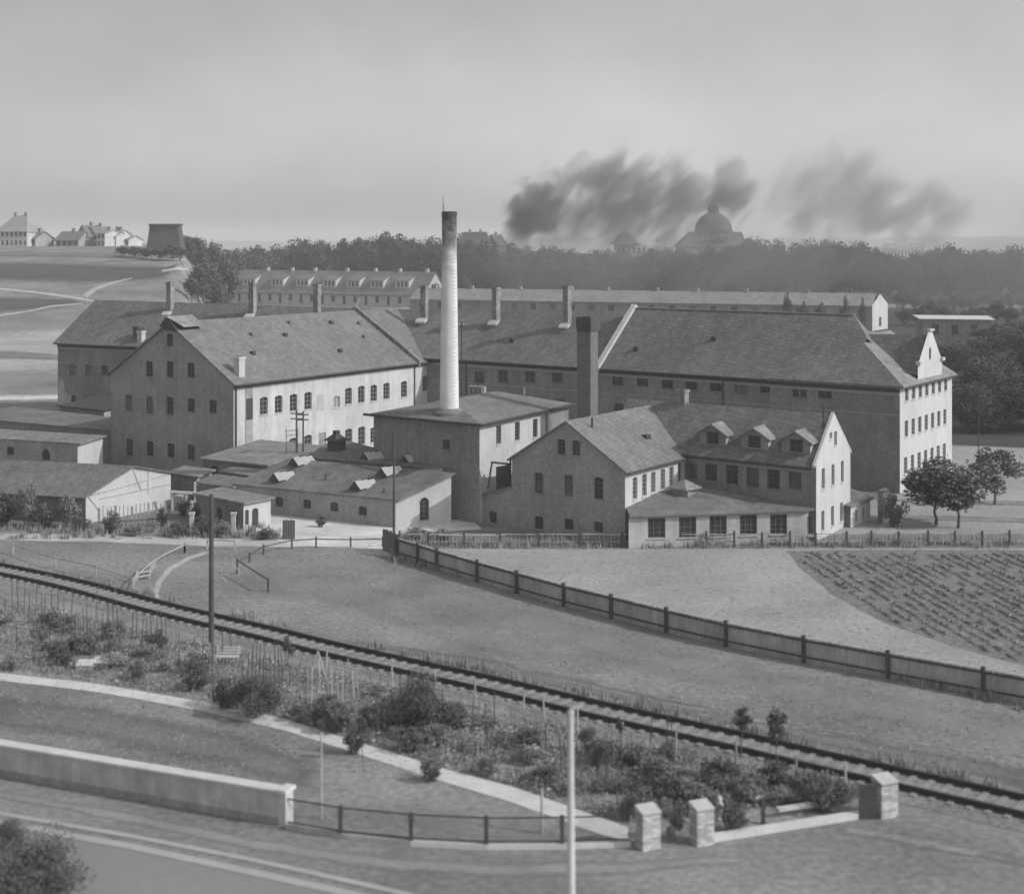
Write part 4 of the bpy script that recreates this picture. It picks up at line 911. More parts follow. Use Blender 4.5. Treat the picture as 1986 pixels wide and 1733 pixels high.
Wall(T, G1 + vh * 16.5, G1, rect(16.5, 0, 5.83), M['brick3']).done(); Wall(T, N0 + vh * 16.5, G1 + vh * 16.5, gab(LH, 0, 5.83, 9.3), M['brick3']).done()
frh = Frame2(G1, uh, vh); rf = add_roof(T, roof_v(frh, LH, 16.5, 5.83, 9.3, .4, .25), M['slate'])
gutter(T, [frh(LH + .5, -.2, 5.68), frh(LH + .5, 10.4, 5.68)], .10)
p = frh(LH / 2 + 3.2, 8, 9.3 - 3.47 * 3.2 / (LH / 2) + .1); mb = MB(); mb.box((p.x, p.y), uh, vh, .7, .8, p.z - .2, p.z + .16); T.part('skylight', mb, M['gutter'], rf)
p = frh(LH / 2 + 1.2, 2.2, 8.6); mb = MB(); mb.tube(p, p + V((0, 0, .9)), .09, .09, 8); T.part('vent_pipe', mb, M['gutter'], rf)
# hoist frame leaning on its left side
T = Thing('hoist_frame', 'dark hoist frame between the front gable house and the boiler house', 'hoist', PD(965, 1000, 131) * 1)
for a, b in (((952, 896), (992, 900)), ((954, 898), (946, 948)), ((990, 890), (990, 950))): mb = MB(); mb.beam(PD(a[0], a[1], 129.6), PD(b[0], b[1], 129.6), .16, .16); T.part('beam', mb, M['wood2'])
mb = MB(); mb.hexa([PD(962, 950, 130.2), PD(991, 950, 130.2), PD(991, 950, 130.5), PD(962, 950, 130.5), PD(962, 905, 130.2), PD(991, 900, 130.2), PD(991, 900, 130.5), PD(962, 905, 130.5)]); T.part('shade_panel', mb, M['wood2'])  # dark panel stands in for the house's shadow on the boiler wall

# ================================================================== DORMERED BUILDING WITH THE WHITE GABLE END
Q0 = V((24.4, 122, 0)); W1_ = V((14.7, 129.7, 0)); ud = (Q0 - W1_).normalized(); vd = V((.495, .87, 0)); X0 = W1_ - ud * 8; LD = (Q0 - X0).length; DD = 9.1
T = Thing('dormered_building', 'two-storey building with three hooded roof dormers and a tall white gable end', 'factory', Q0)
w1 = Wall(T, X0, Q0, rect(LD, 0, 6.1), M['brick'])
for x, a, b in ((1341, 898, 928), (1378.9, 899, 932), (1419, 900, 939), (1459.7, 904.6, 945), (1500, 907.5, 948), (1541.9, 910, 948)): w1.op(x, a, b, 1.15, arch=.08, nh=3, fm=M['frame2'])
w1.done()
R0_ = Q0 + vd * DD
w2 = Wall(T, Q0, R0_, gab(DD, 0, 6.15, 9.95), M['plaster'])
for x, a, b in ((1596.7, 907.5, 948), (1615.5, 900, 940.7), (1633.6, 893, 935), (1595.8, 989.8, 1029), (1614.6, 981, 1020), (1632, 974, 1011), (1620.5, 836, 864)): w2.op(x, a, b, .8, arch=.05, nh=4, fm=M['frame'])
w2.op(1611.5, 838, 851, .7, arch=.05, nh=1, fm=M['frame'])
w2.done()
Wall(T, R0_, X0 + vd * DD, rect(LD, 0, 6.1), M['brick']).done(); Wall(T, X0 + vd * DD, X0, gab(DD, 0, 6.1, 9.7), M['brick']).done()
frd2 = Frame2(X0, ud, vd); rf = add_roof(T, roof_u(frd2, LD - .3, DD, 6.1, 9.7, .4, 0.05), M['tile'])
parapet(T, [frd2(LD - .12, -.35, 6.15), frd2(LD - .12, DD / 2, 9.95), frd2(LD - .12, DD + .35, 6.15)], .24, .02, M['plaster'], ud)
gutter(T, [frd2(7.5, -.5, 5.9), frd2(LD - .2, -.5, 5.9)], .1)
mb = MB(); w1.box(mb, 8, LD - .2, 5.45, 5.75, .003, .09); T.part('cornice', mb, M['cornice'])
for px in (1381, 1462, 1543):
    k = (px - CX) / F; o = frd2(0, .7); q = (k * o.y - o.x) / (ud.x - k * ud.y); zb = 6.1 + .79 * .9
    W_d = 1.3; f0, f1 = frd2(q - W_d, .8), frd2(q + W_d, .8)
    wd_ = Wall(T, f0, f1, [(0, zb - .3), (2 * W_d, zb - .3), (2 * W_d, zb + 1.05), (W_d, zb + 1.75), (0, zb + 1.05)], M['brick'], name='dormer')
    wd_.opm(W_d, zb + .1, zb + 1.15, 1.2, arch=0, nh=1); wd_.done()
    for s in (-1, 1):
        a = frd2(q + s * W_d, .8); b_ = frd2(q + s * W_d, 2.9); mb = MB(); pl_ = [Z(a, zb - .3), Z(b_, zb + 1.0), Z(b_, zb + 1.05), Z(a, zb + 1.05)]; mb.poly(pl_ if s > 0 else pl_[::-1]); T.part('dormer_cheek', mb, M['plgrey'] if s > 0 else M['brick'])
    mb = MB(); zr = zb + 1.85; mb.slab([[frd2(q, .45, zr), frd2(q, 3.4, zr), frd2(q - W_d - .3, 2.9, zr - .9), frd2(q - W_d - .3, .45, zr - .9)], [frd2(q, .45, zr), frd2(q + W_d + .3, .45, zr - .9), frd2(q + W_d + .3, 2.9, zr - .9), frd2(q, 3.4, zr)]], .1); T.part('dormer_roof', mb, M['felt2'])
k = (1325 - CX) / F; o = frd2(0, DD / 2); q = (k * o.y - o.x) / (ud.x - k * ud.y); c = frd2(q, DD / 2); stack(T, (c.x, c.y), .72, 9.3, 10.7, ud, M['midbrick'])
c = frd2(LD - .5, DD / 2 - 1.3); mb = MB(); mb.tube(Z(c, 8), Z(c, 10.6), .07, .06, 6); T.part('vent_pipe', mb, M['metal'])
# low workshop in front of it
S0_, T0_ = V((9.15, 119.3, 0)), V((23.65, 122, 0)); uw = (T0_ - S0_).normalized(); LW = (T0_ - S0_).length
T = Thing('low_workshop', 'low grey workshop with five wide windows in the angle of the front houses', 'workshop', S0_)
w1 = Wall(T, S0_, T0_, rect(LW, 0, 2.62), M['plgrey'])
for x, a, b in ((1273.6, 1004, 1043), (1333.6, 1002, 1042), (1392.7, 1000, 1040), (1451.6, 998, 1038), (1510, 997, 1036)): w1.op(x, a, b, 1.42, arch=0, nh=3, nv=2)
w1.op(1573, 1000, 1038, .45, arch=0, nh=2)
w1.done()
Wall(T, T0_, T0_ + V((.55, .9, 0)), rect(1.055, 0, 2.6), M['plaster']).done()
mb = MB(); n = V((uw.y, -uw.x, 0)) * .35; cr = frh(LH + .02, 9.6)
mb.slab([[Z(S0_ + n, 2.62), Z(T0_ + n, 2.62), Z(cr, 3.75)], [Z(S0_ + n, 2.62), Z(cr, 3.75), Z(frh(LH + .02, .2), 2.9)], [Z(T0_ + n, 2.62), Z(Q0 + V((-.1, -.05, 0)), 2.68), Z(cr, 3.75)]], .12); T.part('roof', mb, M['felt'])
mb = MB(); w1.box(mb, 0, LW, 2.35, 2.56, .003, .08); T.part('fascia', mb, M['cornice'])
c = P(1354, 1010, 0); c = V((14.2, 125.4, 0)); mb = MB(); mb.box((c.x, c.y), uh, vh, 1.5, 1.5, 3.0, 3.75); ln = T.part('roof_lantern', mb, M['brick'])
mb = MB(); mb.lathe((c.x, c.y), [(1.5, 3.76), (1.45, 3.84), (.15, 4.45)], 4); T.part('lantern_roof', mb, M['felt2'], ln)

# ------------------------------------------------------------------ generic little buildings
def hut(name, label, cat, fl, fr_, br, bl, zs, mf, mr_, mroof, over=.3, group=None, left=None):
    fl, fr_, br, bl = [V((p[0], p[1], 0)) for p in (fl, fr_, br, bl)]; T = Thing(name, label, cat, fr_, group)
    z0, z1, z2, z3 = zs
    def wl(a, b, za, zb, m): L = (b - a).length; return Wall(T, a, b, [(0, 0), (L, 0), (L, zb), (0, za)], m)
    ws = [wl(fl, fr_, z0, z1, mf), wl(fr_, br, z1, z2, mr_), wl(br, bl, z2, z3, mf), wl(bl, fl, z3, z0, left or mf)]
    c = (fl + fr_ + br + bl) / 4
    def ex(p, z): d = (p - c).normalized() * over * 1.3; return Z(p + d, z + .08)
    mb = MB(); mb.slab([[ex(fl, z0), ex(fr_, z1), ex(br, z2)], [ex(fl, z0), ex(br, z2), ex(bl, z3)]], .14); T.part('roof', mb, mroof)
    return T, ws
def skylight(T, c, u, v, w_, d, h, parent=None):
    c = V(c); u, v = V((u[0], u[1], 0)), V((v[0], v[1], 0)); q = lambda a, b, z: c + u * a + v * b + V((0, 0, z))
    mb = MB(); mb.poly([q(-w_ / 2, -d / 2, -.15), q(w_ / 2, -d / 2, -.15), q(0, -d / 2, h)]); mb.poly([q(w_ / 2, d / 2, 0), q(-w_ / 2, d / 2, 0), q(0, d / 2, h + .2)]); mb.poly([q(-w_ / 2, d / 2, 0.1), q(-w_ / 2, -d / 2, -.15), q(0, -d / 2, h), q(0, d / 2, h + .2)])
    o = T.part('skylight', mb, M['gutter'])
    mb = MB(); n = 3
    for k in range(n):
        t0, t1 = -d / 2 + d * k / n + .03, -d / 2 + d * (k + 1) / n - .03; mb.poly([q(w_ / 2, t0, -.1), q(w_ / 2, t1, 0), q(.02, t1, h + .1), q(.02, t0, h + .02)])
    T.part('pane', mb, M['greyglass'], o)  # only the right slope is pale: sunlit look put into the glass colour
# skylit workshop
Wc, Uc = (-24.7, 136.2), (-9.8, 128.0); Vc, Yc = (-5.2, 130.1), (-20.1, 138.3)
T, ws = hut('skylit_workshop', 'low workshop with gabled skylights and a white end wall with an arched window', 'workshop', Wc, Uc, Vc, Yc, (2.3, 2.3, 4.25, 4.25), M['brick3'], M['plaster'], M['felt'])
for x, a, b in ((541, 963, 982), (595, 968, 986), (648.3, 973, 991.5), (703, 981, 999)): ws[0].op(x, a, b, .85)
ws[1].op(823, 964, 1009, .85, arch=.3, nh=4)
for w_ in ws: w_.done()
uq = V((14.9, -8.2, 0)).normalized(); vq = V((.84, .54, 0))
fq_ = Frame2(Wc, uq, (.909, .417))
def onplane(px, py, z0, k, fr_):          # where the sight line meets a mono-pitch roof
    z = z0
    for _ in range(30):
        p = P(px, py, z); r = p - fr_.O; b = (r.x * fr_.u.y - r.y * fr_.u.x) / (fr_.v.x * fr_.u.y - fr_.v.y * fr_.u.x); z = z * .5 + .5 * (z0 + k * b)
    return P(px, py, z)
for px, py in ((549, 928), (586, 898), (706, 944), (757, 918)):
    skylight(T, onplane(px, py, 2.4, 1.95 / 5.06, fq_), uq, vq, 1.25, 1.9, .55)
for px, py, h in ((672, 900, .7), (632, 930, .5), (745, 955, .3)):
    p = onplane(px, py, 2.4, 1.95 / 5.06, fq_); mb = MB(); mb.tube(p - V((0, 0, .2)), p + V((0, 0, h)), .08, .08, 6); T.part('vent_pipe', mb, M['gutter'])
# the shed behind it
T, ws = hut('rear_shed', 'low flat shed behind the skylit workshop with two small skylights and a dark ventilator hood', 'shed', (-18.5, 138.2), (-7.67, 132.4), (-6.0, 132.3), (-17, 148), (4.45, 4.45, 4.5, 4.9), M['brick2'], M['plaster'], M['felt'])
for w_ in ws: w_.done()
fr_ = Frame2((-18.5, 138.2), (10.83, -5.8), (.15, .98))
for px, py in ((721, 888), (799, 893)): skylight(T, onplane(px, py, 4.6, .04, fr_), uq, vq, 1.2, 1.7, .5)
c = V((-16.3, 141.3, 0)); mb = MB(); mb.box((c.x, c.y), uq, (-uq.y, uq.x), 1.3, 1.1, 4.5, 5.6); vt = T.part('ventilator', mb, M['soot'])
mb = MB(); mb.lathe((c.x, c.y), [(1.2, 5.61), (1.15, 5.68), (.35, 6.2), (.35, 6.5), (.28, 6.55)], 4); T.part('ventilator_hood', mb, M['gutter'], vt)
# shed in front of the white facade
T, ws = hut('flat_shed', 'wide flat-roofed shed at the foot of the broad gable, left of the skylit workshop', 'shed', (-29.6, 145.7), (-22.7, 141.3), (-18.7, 149), (-25.4, 153.5), (3.3, 3.3, 4.0, 4.0), M['brick2'], M['plaster'], M['felt2'])
ws[0].op(415, 903, 925, .9); ws[0].op(470, 915, 935, .9)
for w_ in ws: w_.done()
T, ws = hut('small_shed', 'small shed with a pale flat roof between the gatehouse and the wide flat shed', 'shed', (-26.9, 141.5), (-23.6, 138.7), (-21.9, 141.0), (-25.2, 143.8), (2.7, 2.7, 2.95, 2.95), M['brick2'], M['plgrey'], M['felt2'])
for w_ in ws: w_.done()
T, ws = hut('lean_to', 'low dark lean-to touching the left end of the skylit workshop', 'shed', (-28.6, 138.6), (-25.0, 136.0), (-23.7, 138.1), (-27.3, 140.6), (2.1, 2.1, 2.5, 2.5), M['brick2'], M['plgrey'], M['felt'])
for w_ in ws: w_.done()
T, ws = hut('tool_shed', 'tiny dark shed right of the white gabled shed, behind the pale beam', 'shed', (-32.2, 143.2), (-29.2, 141), (-28.2, 143), (-31.2, 145.2), (2.3, 2.3, 2.6, 2.6), M['brick2'], M['plgrey'], M['felt2'])
for w_ in ws: w_.done()
T = Thing('beam_rack', 'pale horizontal beam on short posts left of the gatehouse', 'rack', V((-29, 136, 0)))
mb = MB(); mb.beam(PD(330, 953, 136), PD(396, 957, 136), .2, .22); T.part('beam', mb, M['palewood'])
for x, t in ((334, 953), (358, 955), (378, 934), (392, 956)): p = PD(x, t, 136.15); mb = MB(); mb.beam(V((p.x, p.y, 0)), p, .16, .16); T.part('post', mb, M['palewood'])
for i, (x, y, h) in enumerate(((350, 985, 1.1), (368, 990, .8), (395, 1000, .9))):
    p = P(x, y); mb = MB(); mb.box((p.x, p.y), uq, (-uq.y, uq.x), 1.0 - .2 * i, .8, 0, h); mb.box((p.x, p.y), uq, (-uq.y, uq.x), 1.08 - .2 * i, .88, h + .003, h + .06); solo('crate', mb, M['palewood'] if i == 1 else M['wood'], ('tall grey crate below the pale beam', 'pale crate below the pale beam, between two darker ones', 'low grey crate at the left corner of the gatehouse')[i], 'crate', p)
# gatehouse
T, ws = hut('gatehouse', 'small gatehouse with a pale flat roof and white end wall beside the yard entrance', 'gatehouse', (-27.3, 131.6), (-22.4, 126.9), (-20.5, 129.2), (-25.4, 134.0), (2.25, 2.25, 2.35, 2.35), M['brick2'], M['plaster'], M['felt2'])
ws[1].op(495, 985, 1028, .7, kind='door', arch=.15); ws[1].op(479, 988, 1018, .4, arch=.1); ws[0].op(425, 985, 1010, .9); ws[0].op(455, 990, 1035, .9, kind='door')
for w_ in ws: w_.done()
for px, lab in ((453, 'white gate post in front of the gatehouse'), (372, 'pale post left of the gatehouse')):
    p = P(px, 1037); mb = MB(); mb.box((p.x, p.y), (1, 0), (0, 1), .34, .3, 0, 1.7); mb.box((p.x, p.y), (1, 0), (0, 1), .46, .42, 1.702, 1.85); solo('gate_post', mb, M['plaster'], lab, 'gate post', p)
mb = MB(); p, q = P(548, 1046), P(572, 1046)
T = Thing('gate_leaf', 'dark wooden gate leaf standing open at the left of the yard entrance', 'gate', p)
for k in range(5): c = p.lerp(q, (k + .5) / 5); mb = MB(); mb.box((c.x, c.y), (1, 0), (0, 1), .18, .06, .05, 1.55 + .05 * (k % 2)); T.part('board', mb, M['wood2'])
# white shed on the left
a1, a2 = V((-36.4, 129.9, 0)), V((-31.0, 138.2, 0)); bl_ = V((-.96, .28, 0)); La = (a2 - a1).length
T = Thing('white_shed', 'long low shed on the left with a white lopsided gable end crossed by battens', 'shed', a1)
w1 = Wall(T, a1, a2, [(0, 0)], M['plaster']); pk = w1.hit(257)
w1.out = [(0, 0), (La, 0), (La, 3.1), (pk, 4.2), (0, 2.45)]; w1.done()
b1, b2 = a1 + bl_ * 34, a2 + bl_ * 34; pkp = w1.at(pk, 0)
Wall(T, b1, a1, rect(34, 0, 2.45), M['brick2']).done(); Wall(T, a2, b2, rect(34, 0, 3.1), M['brick2']).done()
mb = MB(); o_ = w1.n * .3; va = w1.u
mb.slab([[Z(a1 + o_ - va * .4, 2.3), Z(pkp + o_, 4.32), Z(pkp + bl_ * 34, 4.32), Z(b1 - va * .4, 2.3)], [Z(pkp + o_, 4.32), Z(a2 + o_ + va * .4, 3.1), Z(b2 + va * .4, 3.1), Z(pkp + bl_ * 34, 4.32)]], .12); T.part('roof', mb, M['tile'])
for (qa, za), (qb, zb) in (((.1, 2.3), (La - .1, 3.0)), ((pk, 4.0), (pk + 1.0, 2.0)), ((.3, 2.2), (1.6, .8)), ((1.5, 1.9), (La - .1, 2.1)), ((La * .72, 3.6), (La * .72, 1.6))):
    mb = MB(); mb.beam(w1.at(qa, za, .03), w1.at(qb, zb, .03), .05, .07); T.part('batten', mb, M['plgrey'])
# picket frame before it
T = Thing('slat_fence', 'thin slat fence standing before the white gable of the left shed', 'fence', P(240, 1024))
qs = [P(x, 1026 - (x - 190) * .07) for x in range(192, 322, 8)]
for i, p in enumerate(qs): mb = MB(); mb.box((p.x, p.y), (1, 0), (0, 1), .07 if i % 4 else .2, .05, 0, 1.9 + random.uniform(-.2, .15)); T.part('slat', mb, M['wood'])
mb = MB(); mb.beam(qs[0] + V((0, -.05, .55)), qs[-1] + V((0, -.05, .55)), .05, .08); T.part('rail', mb, M['wood2'])
# sheds further back on the left
T, ws = hut('arched_shed', 'low shed with an arched doorway and small white end wall behind the long left shed', 'shed', (-60.5, 162.3), (-44.4, 155.5), (-42.6, 158.4), (-58.7, 165.2), (3.4, 3.4, 3.85, 3.85), M['brick3'], M['plaster'], M['felt2'])
ws[0].op(89, 870, 892, 1.1, kind='door', arch=.5); ws[0].op(20, 866, 882, 1.0)
for w_ in ws: w_.done()
T, ws = hut('back_shed', 'flat dark-roofed shed between the arched shed and the broad gable building', 'shed', (-66, 182), (-43.5, 168), (-40.5, 174), (-62, 190), (3.1, 3.1, 3.4, 3.4), M['brick2'], M['plgrey'], M['felt'])
for w_ in ws: w_.done()
T, ws = hut('small_dark_shed', 'little dark shed against the far left end wall of the main block', 'shed', (-56.5, 190), (-49.5, 184.5), (-46, 190), (-53, 196), (3.6, 3.6, 4.2, 4.2), M['brick2'], M['plgrey'], M['gutter'])
for w_ in ws: w_.done()
# right annex
T, ws = hut('side_annex', 'low annex with two windows leaning on the right of the white gable house', 'annex', (26.6, 130.4), (28.5, 128), (31.0, 131.6), (29.2, 134.4), (1.8, 1.8, 1.85, 2.5), M['brick2'], M['plaster'], M['felt'])
ws[1].op(1661, 988, 1012, .45, arch=0, nh=2); ws[1].op(1675, 983, 1008, .45, arch=0, nh=2)
for w_ in ws: w_.done()
T, ws = hut('outhouse', 'narrow white outhouse beside the dark shrub right of the white gable house', 'outhouse', (31.3, 130.2), (31.65, 129.85), (32.6, 131.2), (32.25, 131.6), (2.7, 2.7, 2.7, 2.7), M['brick2'], M['plaster'], M['felt'], .12)
ws[1].op(1715, 966, 978, .4, arch=0, nh=1)
for w_ in ws: w_.done()

# ================================================================== BEHIND THE FACTORY
# terraced row with lit dormers
t0, t1 = V((-110.8, 600, 0)), V((-32.3, 557, 0)); ut = (t1 - t0).normalized(); vt_ = V((-ut.y, ut.x, 0)); Lt = (t1 - t0).length; Dt = 16
T = Thing('terraced_houses', 'long row of low houses with seven bright dormers behind the main block', 'houses', t1)
w1 = Wall(T, t0, t1, rect(Lt, 0, 5.2), M['farwall'])
k = 0
while 4 + k * 5 < Lt - 3: w1.opm(4 + k * 5, 1.5, 3.9, 1.6, arch=0, nh=1) if k % 2 else w1.opm(4 + k * 5, .6, 3.9, 1.3, kind='door', arch=0); k += 1
w1.done(); w2 = Wall(T, t1, t1 + vt_ * Dt, gab(Dt, 0, 5.2, 13.0), M['farwall']); w2.opm(6, 6, 8.5, 1.5); w2.opm(10, 6, 8.5, 1.5); w2.opm(8, 1.5, 4, 1.5); w2.done()
Wall(T, t0 + vt_ * Dt, t0, gab(Dt, 0, 5.2, 13.0), M['farwall']).done(); Wall(T, t1 + vt_ * Dt, t0 + vt_ * Dt, rect(Lt, 0, 5.2), M['farwall']).done()
frt = Frame2(t0, ut, vt_); rf = add_roof(T, roof_u(frt, Lt, Dt, 5.2, 13.0, .8, .4), M['slate'], .3)
for px in (484, 539, 587.5, 640, 686, 731.8, 781.4):
    kk = (px - CX) / F; o = frt(0, 2.2); q = (kk * o.y - o.x) / (ut.x - kk * ut.y)
    z0, z1 = 5.2 + .975 * 1.7, 9.7; w_ = 3.0; A_, B_ = frt(q - w_, 1.7), frt(q + w_, 1.7)
    wd_ = Wall(T, A_, B_, [(0, z0), (2 * w_, z0), (2 * w_, z1), (0, z1)], M['farwall'], name='dormer')
    for j in range(3): wd_.opm(w_ + (j - 1) * 1.7, z0 + .5, z1 - .4, 1.1, arch=0, nh=0, nv=1, fm=M['frame'], sill=0)
    wd_.done()
    for s in (-1, 1):
        a = frt(q + s * w_, 1.7); b_ = frt(q + s * w_, 6.2); mb = MB(); pp = [Z(a, z0), Z(b_, 11.2), Z(a, z1)]; mb.poly(pp if s > 0 else pp[::-1]); T.part('dormer_cheek', mb, M['farwall'])
    mb = MB(); mb.slab([[frt(q - w_ - .3, 1.4, z1 + .02), frt(q + w_ + .3, 1.4, z1 + .02), frt(q + w_ + .3, 6.5, 11.55), frt(q - w_ - .3, 6.5, 11.55)]], .15); T.part('dormer_roof', mb, M['slate'])
for q in (12, 24, 35, 50, 63, 74, 86):
    if q < Lt: c = frt(q, Dt / 2); mb = MB(); mb.box((c.x, c.y), ut, vt_, 1.2, .9, 12.6, 14.2); T.part('chimney', mb, M['farwall'])
# long low shed with white end
s1 = V((97.5, 411.6, 0)); us = V((113.4, -44.4, 0)).normalized(); vs = V((-us.y, us.x, 0)); s0 = s1 - us * 138; Ls = 138; Ds = 13
T = Thing('long_shed', 'very long low pale-roofed shed with a white gable end behind the main block', 'shed', s1)
w1 = Wall(T, s0, s1, rect(Ls, 0, 7), M['brick2']); 
for k in range(22): w1.opm(4 + k * 6, 4.3, 6.0, 1.8, arch=0, nh=1)
w1.done()
w2 = Wall(T, s1, s1 + V((7.0, 11.4, 0)), gab(13.38, 0, 7, 9.9), M['plaster']); w2.opm(6.7, 1, 3.5, 2.2, kind='door', arch=0); w2.done()
Wall(T, s1 + vs * Ds, s0 + vs * Ds, rect(Ls, 0, 7), M['brick2']).done(); Wall(T, s0 + vs * Ds, s0, gab(Ds, 0, 7, 9.9), M['brick2']).done()
frs = Frame2(s0, us, vs); add_roof(T, roof_u(frs, Ls, Ds, 7, 9.9, .6, .1), M['felt2'], .25)
mb = MB(); c = PD(1695, 640, 410); 
for k in range(9):
    c = frs(5 + k * 14 + random.uniform(-3, 3), Ds / 2); mb = MB(); mb.box((c.x, c.y), us, vs, .9, .9, 9.4, 10.9); T.part('roof_vent', mb, M['fargrey'])
# flat-roofed hut at the right
T, ws = hut('far_hut', 'flat pale-roofed hut before the dark trees on the right', 'hut', (100.5, 372), (116, 368), (118, 380), (102, 384), (5.3, 5.3, 5.6, 5.6), M['brick2'], M['fargrey'], M['concrete'], .8)
for k in range(3): ws[0].opm(3 + k * 4.5, 1.5, 4, 1.6, arch=0)
for w_ in ws: w_.done()

def far_house(label, x0, x1, Y, zb, ye, yr, D, mw, mr_, nwin=3, rows=1, hip=0.0, gf=False, name='house', cat='house', chim=1, group=None):
    a, b = V(((x0 - CX) / F * Y, Y, zb)), V(((x1 - CX) / F * Y, Y - 2, zb)); L = (b - a).length; T = Thing(name, label, cat, b, group)
    ze_, zr_ = CH - (ye - HY) * Y / F, CH - (yr - HY) * Y / F; u = (b - a).normalized(); v = V((-u.y, u.x, 0))
    a.z = b.z = 0; zb -= 3
    w_ = Wall(T, a, b, gab(L, zb, ze_, zr_) if gf else rect(L, zb, ze_), mw)
    hh = (ze_ - zb - 3) / rows
    for r in range(rows):
        for k in range(nwin): w_.opm(L * (k + .5) / nwin, zb + 3 + hh * (r + .25), zb + 3 + hh * (r + .8), min(1.6, L / nwin * .5), arch=0, nh=1, sill=0)
    w_.done(); Wall(T, b, b + v * D, rect(D, zb, ze_) if gf else gab(D, zb, ze_, zr_) if not hip else rect(D, zb, ze_), mw).done()
    Wall(T, a + v * D, a, rect(D, zb, ze_) if gf else gab(D, zb, ze_, zr_) if not hip else rect(D, zb, ze_), mw).done(); Wall(T, b + v * D, a + v * D, rect(L, zb, ze_), mw).done()
    f_ = Frame2(a, u, v); add_roof(T, roof_v(f_, L, D, ze_, zr_, .6, .4, hip, hip) if gf else roof_u(f_, L, D, ze_, zr_, .6, .4, hip, hip), mr_, .25)
    for k in range(chim): c = f_(L * (k + 1) / (chim + 1), D / 2); mb = MB(); mb.box((c.x, c.y), u, v, 1.1, 1.1, zr_ - 1.5, zr_ + 1.3); T.part('chimney', mb, M['fargrey'])
    return T
H = 22.3
far_house('big villa with a high hipped roof at the far left on the hill', -8, 56, 545, H, 447, 418, 14, M['farwall'], M['fargrey'], 7, 2, 4.0, chim=2)
far_house('lower wing of the villa at the far left on the hill', 52, 72, 548, H, 462, 449, 9, M['fargrey'], M['slate'], 2, 1)
far_house('low house with a long dark roof at the left of the hilltop group', 108, 155, 550, H, 465, 449, 10, M['fargrey'], M['tile'], 4, 1)
far_house('tall gabled house in the middle of the hilltop group', 150, 172, 556, H, 455, 437, 10, M['fargrey'], M['tile'], 3, 2, gf=True)
far_house('second tall gable beside the middle house of the hilltop group', 168, 190, 558, H, 456, 439, 10, M['farwall'], M['tile'], 3, 2, gf=True)
far_house('white house with a small roof in the hilltop group', 188, 206, 552, H, 452, 446, 9, M['farwall'], M['fargrey'], 2, 2)
far_house('grey row of houses at the right of the hilltop group', 204, 228, 556, H, 458, 446, 10, M['farwall'], M['fargrey'], 4, 1, chim=2)
far_house('small pale house at the right end of the hilltop group', 228, 252, 560, H, 464, 457, 8, M['farwall'], M['fargrey'], 3, 1)
far_house('dark pointed-roof house among trees right of the round chimney', 886, 948, 690, 2, 474, 450, 14, M['tarboard'], M['tarboard'], 4, 2, 2.5, chim=2)
far_house('dark gabled house right of the pointed-roof house', 942, 962, 700, 2, 472, 455, 12, M['tarboard'], M['tarboard'], 2, 2, gf=True)
far_house('tiny white house glimpsed between the treetops', 1018, 1042, 900, 6, 486, 480, 10, M['farwall'], M['farwall'], 3, 1, chim=0)
far_house('tiny white gable glimpsed right of the tiny white house', 1070, 1084, 900, 6, 482, 476, 8, M['farwall'], M['fargrey'], 1, 1, gf=True, chim=0)
for i, (x0, x1, yy, lab) in enumerate(((1716, 1738, 483, 'leftmost of the distant white houses between the trees on the right'), (1740, 1766, 486, 'middle one of the distant white houses on the right'), (1768, 1792, 482, 'rightmost of the distant white houses on the right'))):
    far_house(lab, x0, x1, 1500 + i * 30, 8, yy - 2, yy - 10, 20, M['farwall'], M['fargrey'], 4, 1, chim=0, group='distant white houses on the right')
# dark flat-topped block on the hill
T = Thing('windmill_stump', 'dark flat-topped tapering tower block standing on the hill', 'tower', V(((320 - CX) / F * 500, 500, 10)))
mb = MB(); mb.hexa([PD(278, 530, 496), PD(354, 530, 496), PD(368, 530, 510), PD(288, 530, 510), PD(290, 437, 496), PD(345, 437, 496), PD(352, 437, 506), PD(296, 437, 506)]); T.part('body', mb, M['tarboard'])
mb = MB(); mb.hexa([PD(288, 438, 495), PD(348, 438, 495), PD(355, 438, 507), PD(294, 438, 507), PD(288, 434, 495), PD(348, 434, 495), PD(355, 434, 507), PD(294, 434, 507)]); T.part('flat_roof', mb, M['gutter'])
